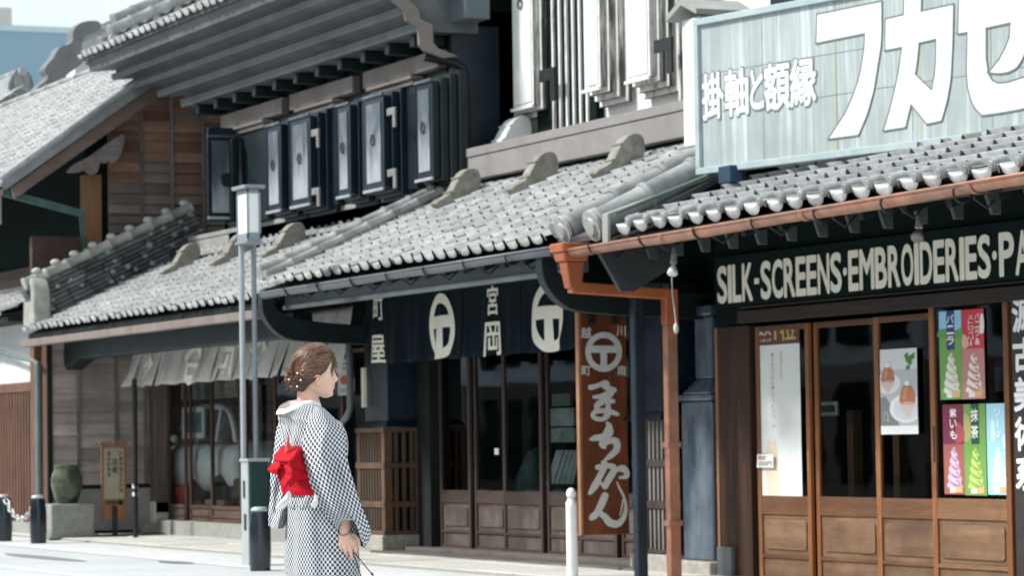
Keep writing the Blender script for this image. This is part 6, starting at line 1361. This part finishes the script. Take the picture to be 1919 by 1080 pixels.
facet(m, [(165, 600, -.11), (180, 545, -.10), (225, 500, -.10), (290, 474, -.10), (400, 492, -.155), (352, 585, -.20), (300, 622, -.205), (205, 612, -.15)])
facet(m, [(300, 622, -.205), (352, 585, -.20), (400, 492, -.155), (434, 525, -.13), (455, 620, -.135), (474, 722, -.15), (330, 682, -.20)])
facet(m, [(232, 705, -.165), (262, 650, -.17), (290, 660, -.20), (333, 702, -.225), (336, 760, -.225), (300, 802, -.225), (258, 874, -.21), (240, 790, -.17)])
facet(m, [(290, 655, -.20), (330, 682, -.205), (474, 722, -.152), (502, 772, -.15), (380, 790, -.185), (310, 850, -.2), (300, 802, -.225), (336, 760, -.225), (333, 702, -.225)], .004)
facet(m, [(105, 692, -.13), (140, 650, -.14), (180, 632, -.15), (215, 618, -.17), (224, 660, -.2), (192, 700, -.19), (206, 742, -.17), (130, 716, -.15)])
facet(m, [(215, 625, -.145), (262, 645, -.155), (245, 720, -.155), (246, 790, -.155), (262, 874, -.18), (212, 790, -.15), (192, 720, -.145)], .01)
facet(m, [(165, 600, -.11), (205, 612, -.15), (300, 622, -.2), (262, 650, -.17), (215, 640, -.155), (170, 625, -.12)], .004)
m.build('sash_bow', M_RED, so, solid=.006)
m = MB(); puff(m, [(535, 853), (534, 840), (538, 824), (541, 814), (542, 826), (545, 840), (541, 853)], -.165, .008); m.build('sash_tip', flat('coral_cloth', (.62, .09, .06), .7), so)
m = MB(); puff(m, [(541, 921), (533, 931), (517, 950), (520, 956), (533, 953), (543, 939), (546, 928)], -.175, .008, wr=.6); puff(m, [(590, 926), (587, 938), (582, 948), (588, 953), (595, 947), (595, 934)], -.262, .006, wr=.6); m.build('white_tie_end', M_COLL, so)
m = MB(); c = [(634.3, 996), (636, 1001), (641, 1004), (647, 1003.5), (653, 1000), (657.2, 996)]
P_ = smooth_poly(c, 5, False); m.tube([W(a, b, ad-.0245*sin(pi*(i/(len(P_)-1)))-.002) for i, (a, b) in enumerate(P_)]+[W(657.2-23*k/8, 996-1*sin(pi*k/8), ad+.024*sin(pi*k/8)) for k in range(1, 9)], .0016, 6, caps=False); m.build('bracelet', M_IRON, lady)
for sd in (-.075, .075):
    m = MB(); q = W(606, 1404)+RH*BR[0]*sd+FH*BR[1]*sd; ff = RH*BF[0]+FH*BF[1]; rr_ = RH*BR[0]+FH*BR[1]; q.z = 0
    P_ = circ(.04, 0, .125, .042, 20); m.prism([q+ff*a+rr_*b for a, b in P_], (0, 0, .03)); m.build('sandal', mat('sandal_sole', (.35, .1, .1), .6), lady, bevel=.005)
# cord and pouch carried in the right hand
pk = W(703, 1150, ad); pt = thing('drawstring_pouch', 'thin dark knotted cord of a pouch hanging from the fingers of the woman', 'pouch', tuple(pk))
m = MB(); m.tube([W(655, 1040, ad+.014), W(664, 1037, ad-.002), W(668, 1041, ad), W(682, 1059, ad), W(697, 1077, ad), W(704, 1086, ad), W(705, 1118, ad)], .0022, 7); m.tube([W(656, 1044, ad+.016), W(664, 1042, ad), W(669, 1060, ad), W(680, 1090, ad), W(700, 1118, ad)], .0018, 6); m.build('cord', M_IRON, pt)
m = MB(); m.sphere(W(697.5, 1077, ad), .005, 10, sc=(1, 1, 1.3)); m.build('cord_knot', M_IRON, pt)
m = MB(); m.lathe(W(703, 1180, ad), [(.001, 0), (.06, .005), (.075, .05), (.06, .10), (.025, .13), (.04, .15)], 20); m.build('pouch_bag', M_RED, pt)
# ------------------------------------------------------------------ across the street (seen in the glass)
rnd = random.Random(31)
wl = [mat('facing_wall_%d' % i, c, .8, .2, 2, (.1, .1, .1), .4) for i, c in enumerate(((.05, .045, .04), (.14, .14, .13), (.03, .034, .036), (.09, .075, .06), (.18, .18, .17)))]
up = mat('facing_upper_wall', (.34, .42, .47), .8, .3, .6)
x = -12.; i = 0
desc = ['brown boarded house across the street, with a low tiled roof', 'grey rendered house across the street with dark tiled roof', 'black plastered house across the street', 'tan timber house across the street', 'cream rendered house far along the other side', 'second brown house farther along the other side', 'grey house at the far end of the other side', 'black house at the far end of the other side', 'last tan house on the other side of the street']
while x > -150 and i < 9:
    wd = rnd.uniform(8, 18); h = rnd.uniform(6, 7)
    t = thing('facing_house', desc[i], 'house', (x-wd/2, -6, 0)); t['group'] = 'houses on the other side of the street'
    m = MB(); m.box(x-wd, x-.1, -12, -5.2, 0, 2.7); m.build('wall', wl[i % 5], t); m = MB(); m.box(x-wd, x-.1, -12, -5.22, 2.704, h); m.build('upper_wall', up, t)
    m = MB(); m.prism([(x-wd, -4.4, h-.1), (x-wd, -4.4, h+.05), (x-wd, -8.6, h+1.7), (x-wd, -12.8, h+.05), (x-wd, -12.8, h-.1)], (wd-.1, 0, 0)); m.build('roof', M_METAL_G, t)
    m = MB()
    k = x-wd+.8
    while k < x-1.6: m.box(k, k+1.1, -5.21, -5.15, .3, 2.3); m.box(k, k+1.1, -5.21, -5.15, 3.1, 4.2); m.box(k, k+1.1, -5.21, -5.15, 5.6, 6.8); k += 1.7
    m.build('window', M_DARK, t); x -= wd; i += 1
# white car added inside the shop in place of a reflection in the glass
vx, vy, vz = -41.9, 14.71, .32
vc = thing('reflection_car', 'white car added inside the glass doors in place of a reflection', 'car', (vx, vy, vz))
sec = [(-1.72, .5, .78, .62), (-1.66, .34, .92, .70), (-1.3, .28, 1.00, .74), (-.9, .28, 1.03, .75), (.2, .28, 1.02, .75), (1.1, .28, 1.02, .75), (1.6, .3, 1.0, .73), (1.7, .45, .9, .66)]
m = MB(); vs = []
for xx, za, zb, hw in sec:
    for k in range(16):
        t_ = 2*pi*k/16; cy = hw*(abs(cos(t_))**.4)*(1 if cos(t_) > 0 else -1); cz = (za+zb)/2+(zb-za)/2*(abs(sin(t_))**.5)*(1 if sin(t_) > 0 else -1); vs.append((vx+xx, vy+cy, vz+cz))
m.add(vs, [(i*16+k, i*16+(k+1) % 16, (i+1)*16+(k+1) % 16, (i+1)*16+k) for i in range(7) for k in range(16)]+[list(range(16)), list(range(112, 128))], smooth=True)
def arch(y, off=0.): return [(vx+a, y, vz+b) for a, b in smooth_poly([(-1.05, 1.0), (-.75, 1.22), (-.45, 1.40), (-.1, 1.47), (.6, 1.49), (1.2, 1.44), (1.45, 1.2), (1.52, 1.0)], 4, False)]
for sd in (-1, 1):
    P_ = arch(vy+sd*.62); Q_ = arch(vy+sd*.56); m.tube(P_, .045, 8)
    for px_ in (.15, .95): m.tube([(vx+px_, vy+sd*.70, vz+1.0), (vx+px_-.02, vy+sd*.62, vz+1.47)], .03, 6)
P_ = arch(vy-.62); Q_ = arch(vy+.62); n = len(P_)
k0, k1 = 9, 21
m.add(P_[k0:k1]+Q_[k0:k1], [(i, i+1, k1-k0+i+1, k1-k0+i) for i in range(k1-k0-1)], smooth=True)
m.build('car_body', mat('white_car_paint', (.82, .84, .85), .25, .03, spec=.6), vc)
m = MB()
for sd in (-1, 1): m.add([(vx-.98, vy+sd*.71, vz+1.0), (vx+1.48, vy+sd*.71, vz+1.0), (vx+1.2, vy+sd*.60, vz+1.43), (vx-.1, vy+sd*.60, vz+1.45), (vx-.5, vy+sd*.62, vz+1.36)], [(0, 1, 2, 3, 4)])
m.add([(vx-1.04, vy-.62, vz+1.0), (vx-1.04, vy+.62, vz+1.0), (vx-.44, vy+.58, vz+1.39), (vx-.44, vy-.58, vz+1.39)], [(0, 1, 2, 3)]); m.build('car_window', mat('car_glass', (.02, .05, .05), .08, .1), vc)
m = MB(); m.sphere((vx-.62, vy-.80, vz+1.06), .085, 12, sc=(.8, .7, .7)); m.build('wing_mirror', MATS['white_car_paint'], vc)
m = MB(); m.tube([(vx-1.70, vy-.42, vz+.75), (vx-1.60, vy-.42, vz+.77)], [.11, .12], 14); m.build('headlight', mat('lamp_lens', (.6, .63, .63), .15, .05), vc)
for xx in (-1.1, 1.15):
    for sd in (-.68, .68): m = MB(); m.lathe((vx+xx, vy+sd-.09, vz+.28), [(.001, 0), (.18, 0), (.28, .02), (.28, .16), (.18, .18), (.001, .18)], 20, axis='y'); m.build('wheel', M_IRON, vc)
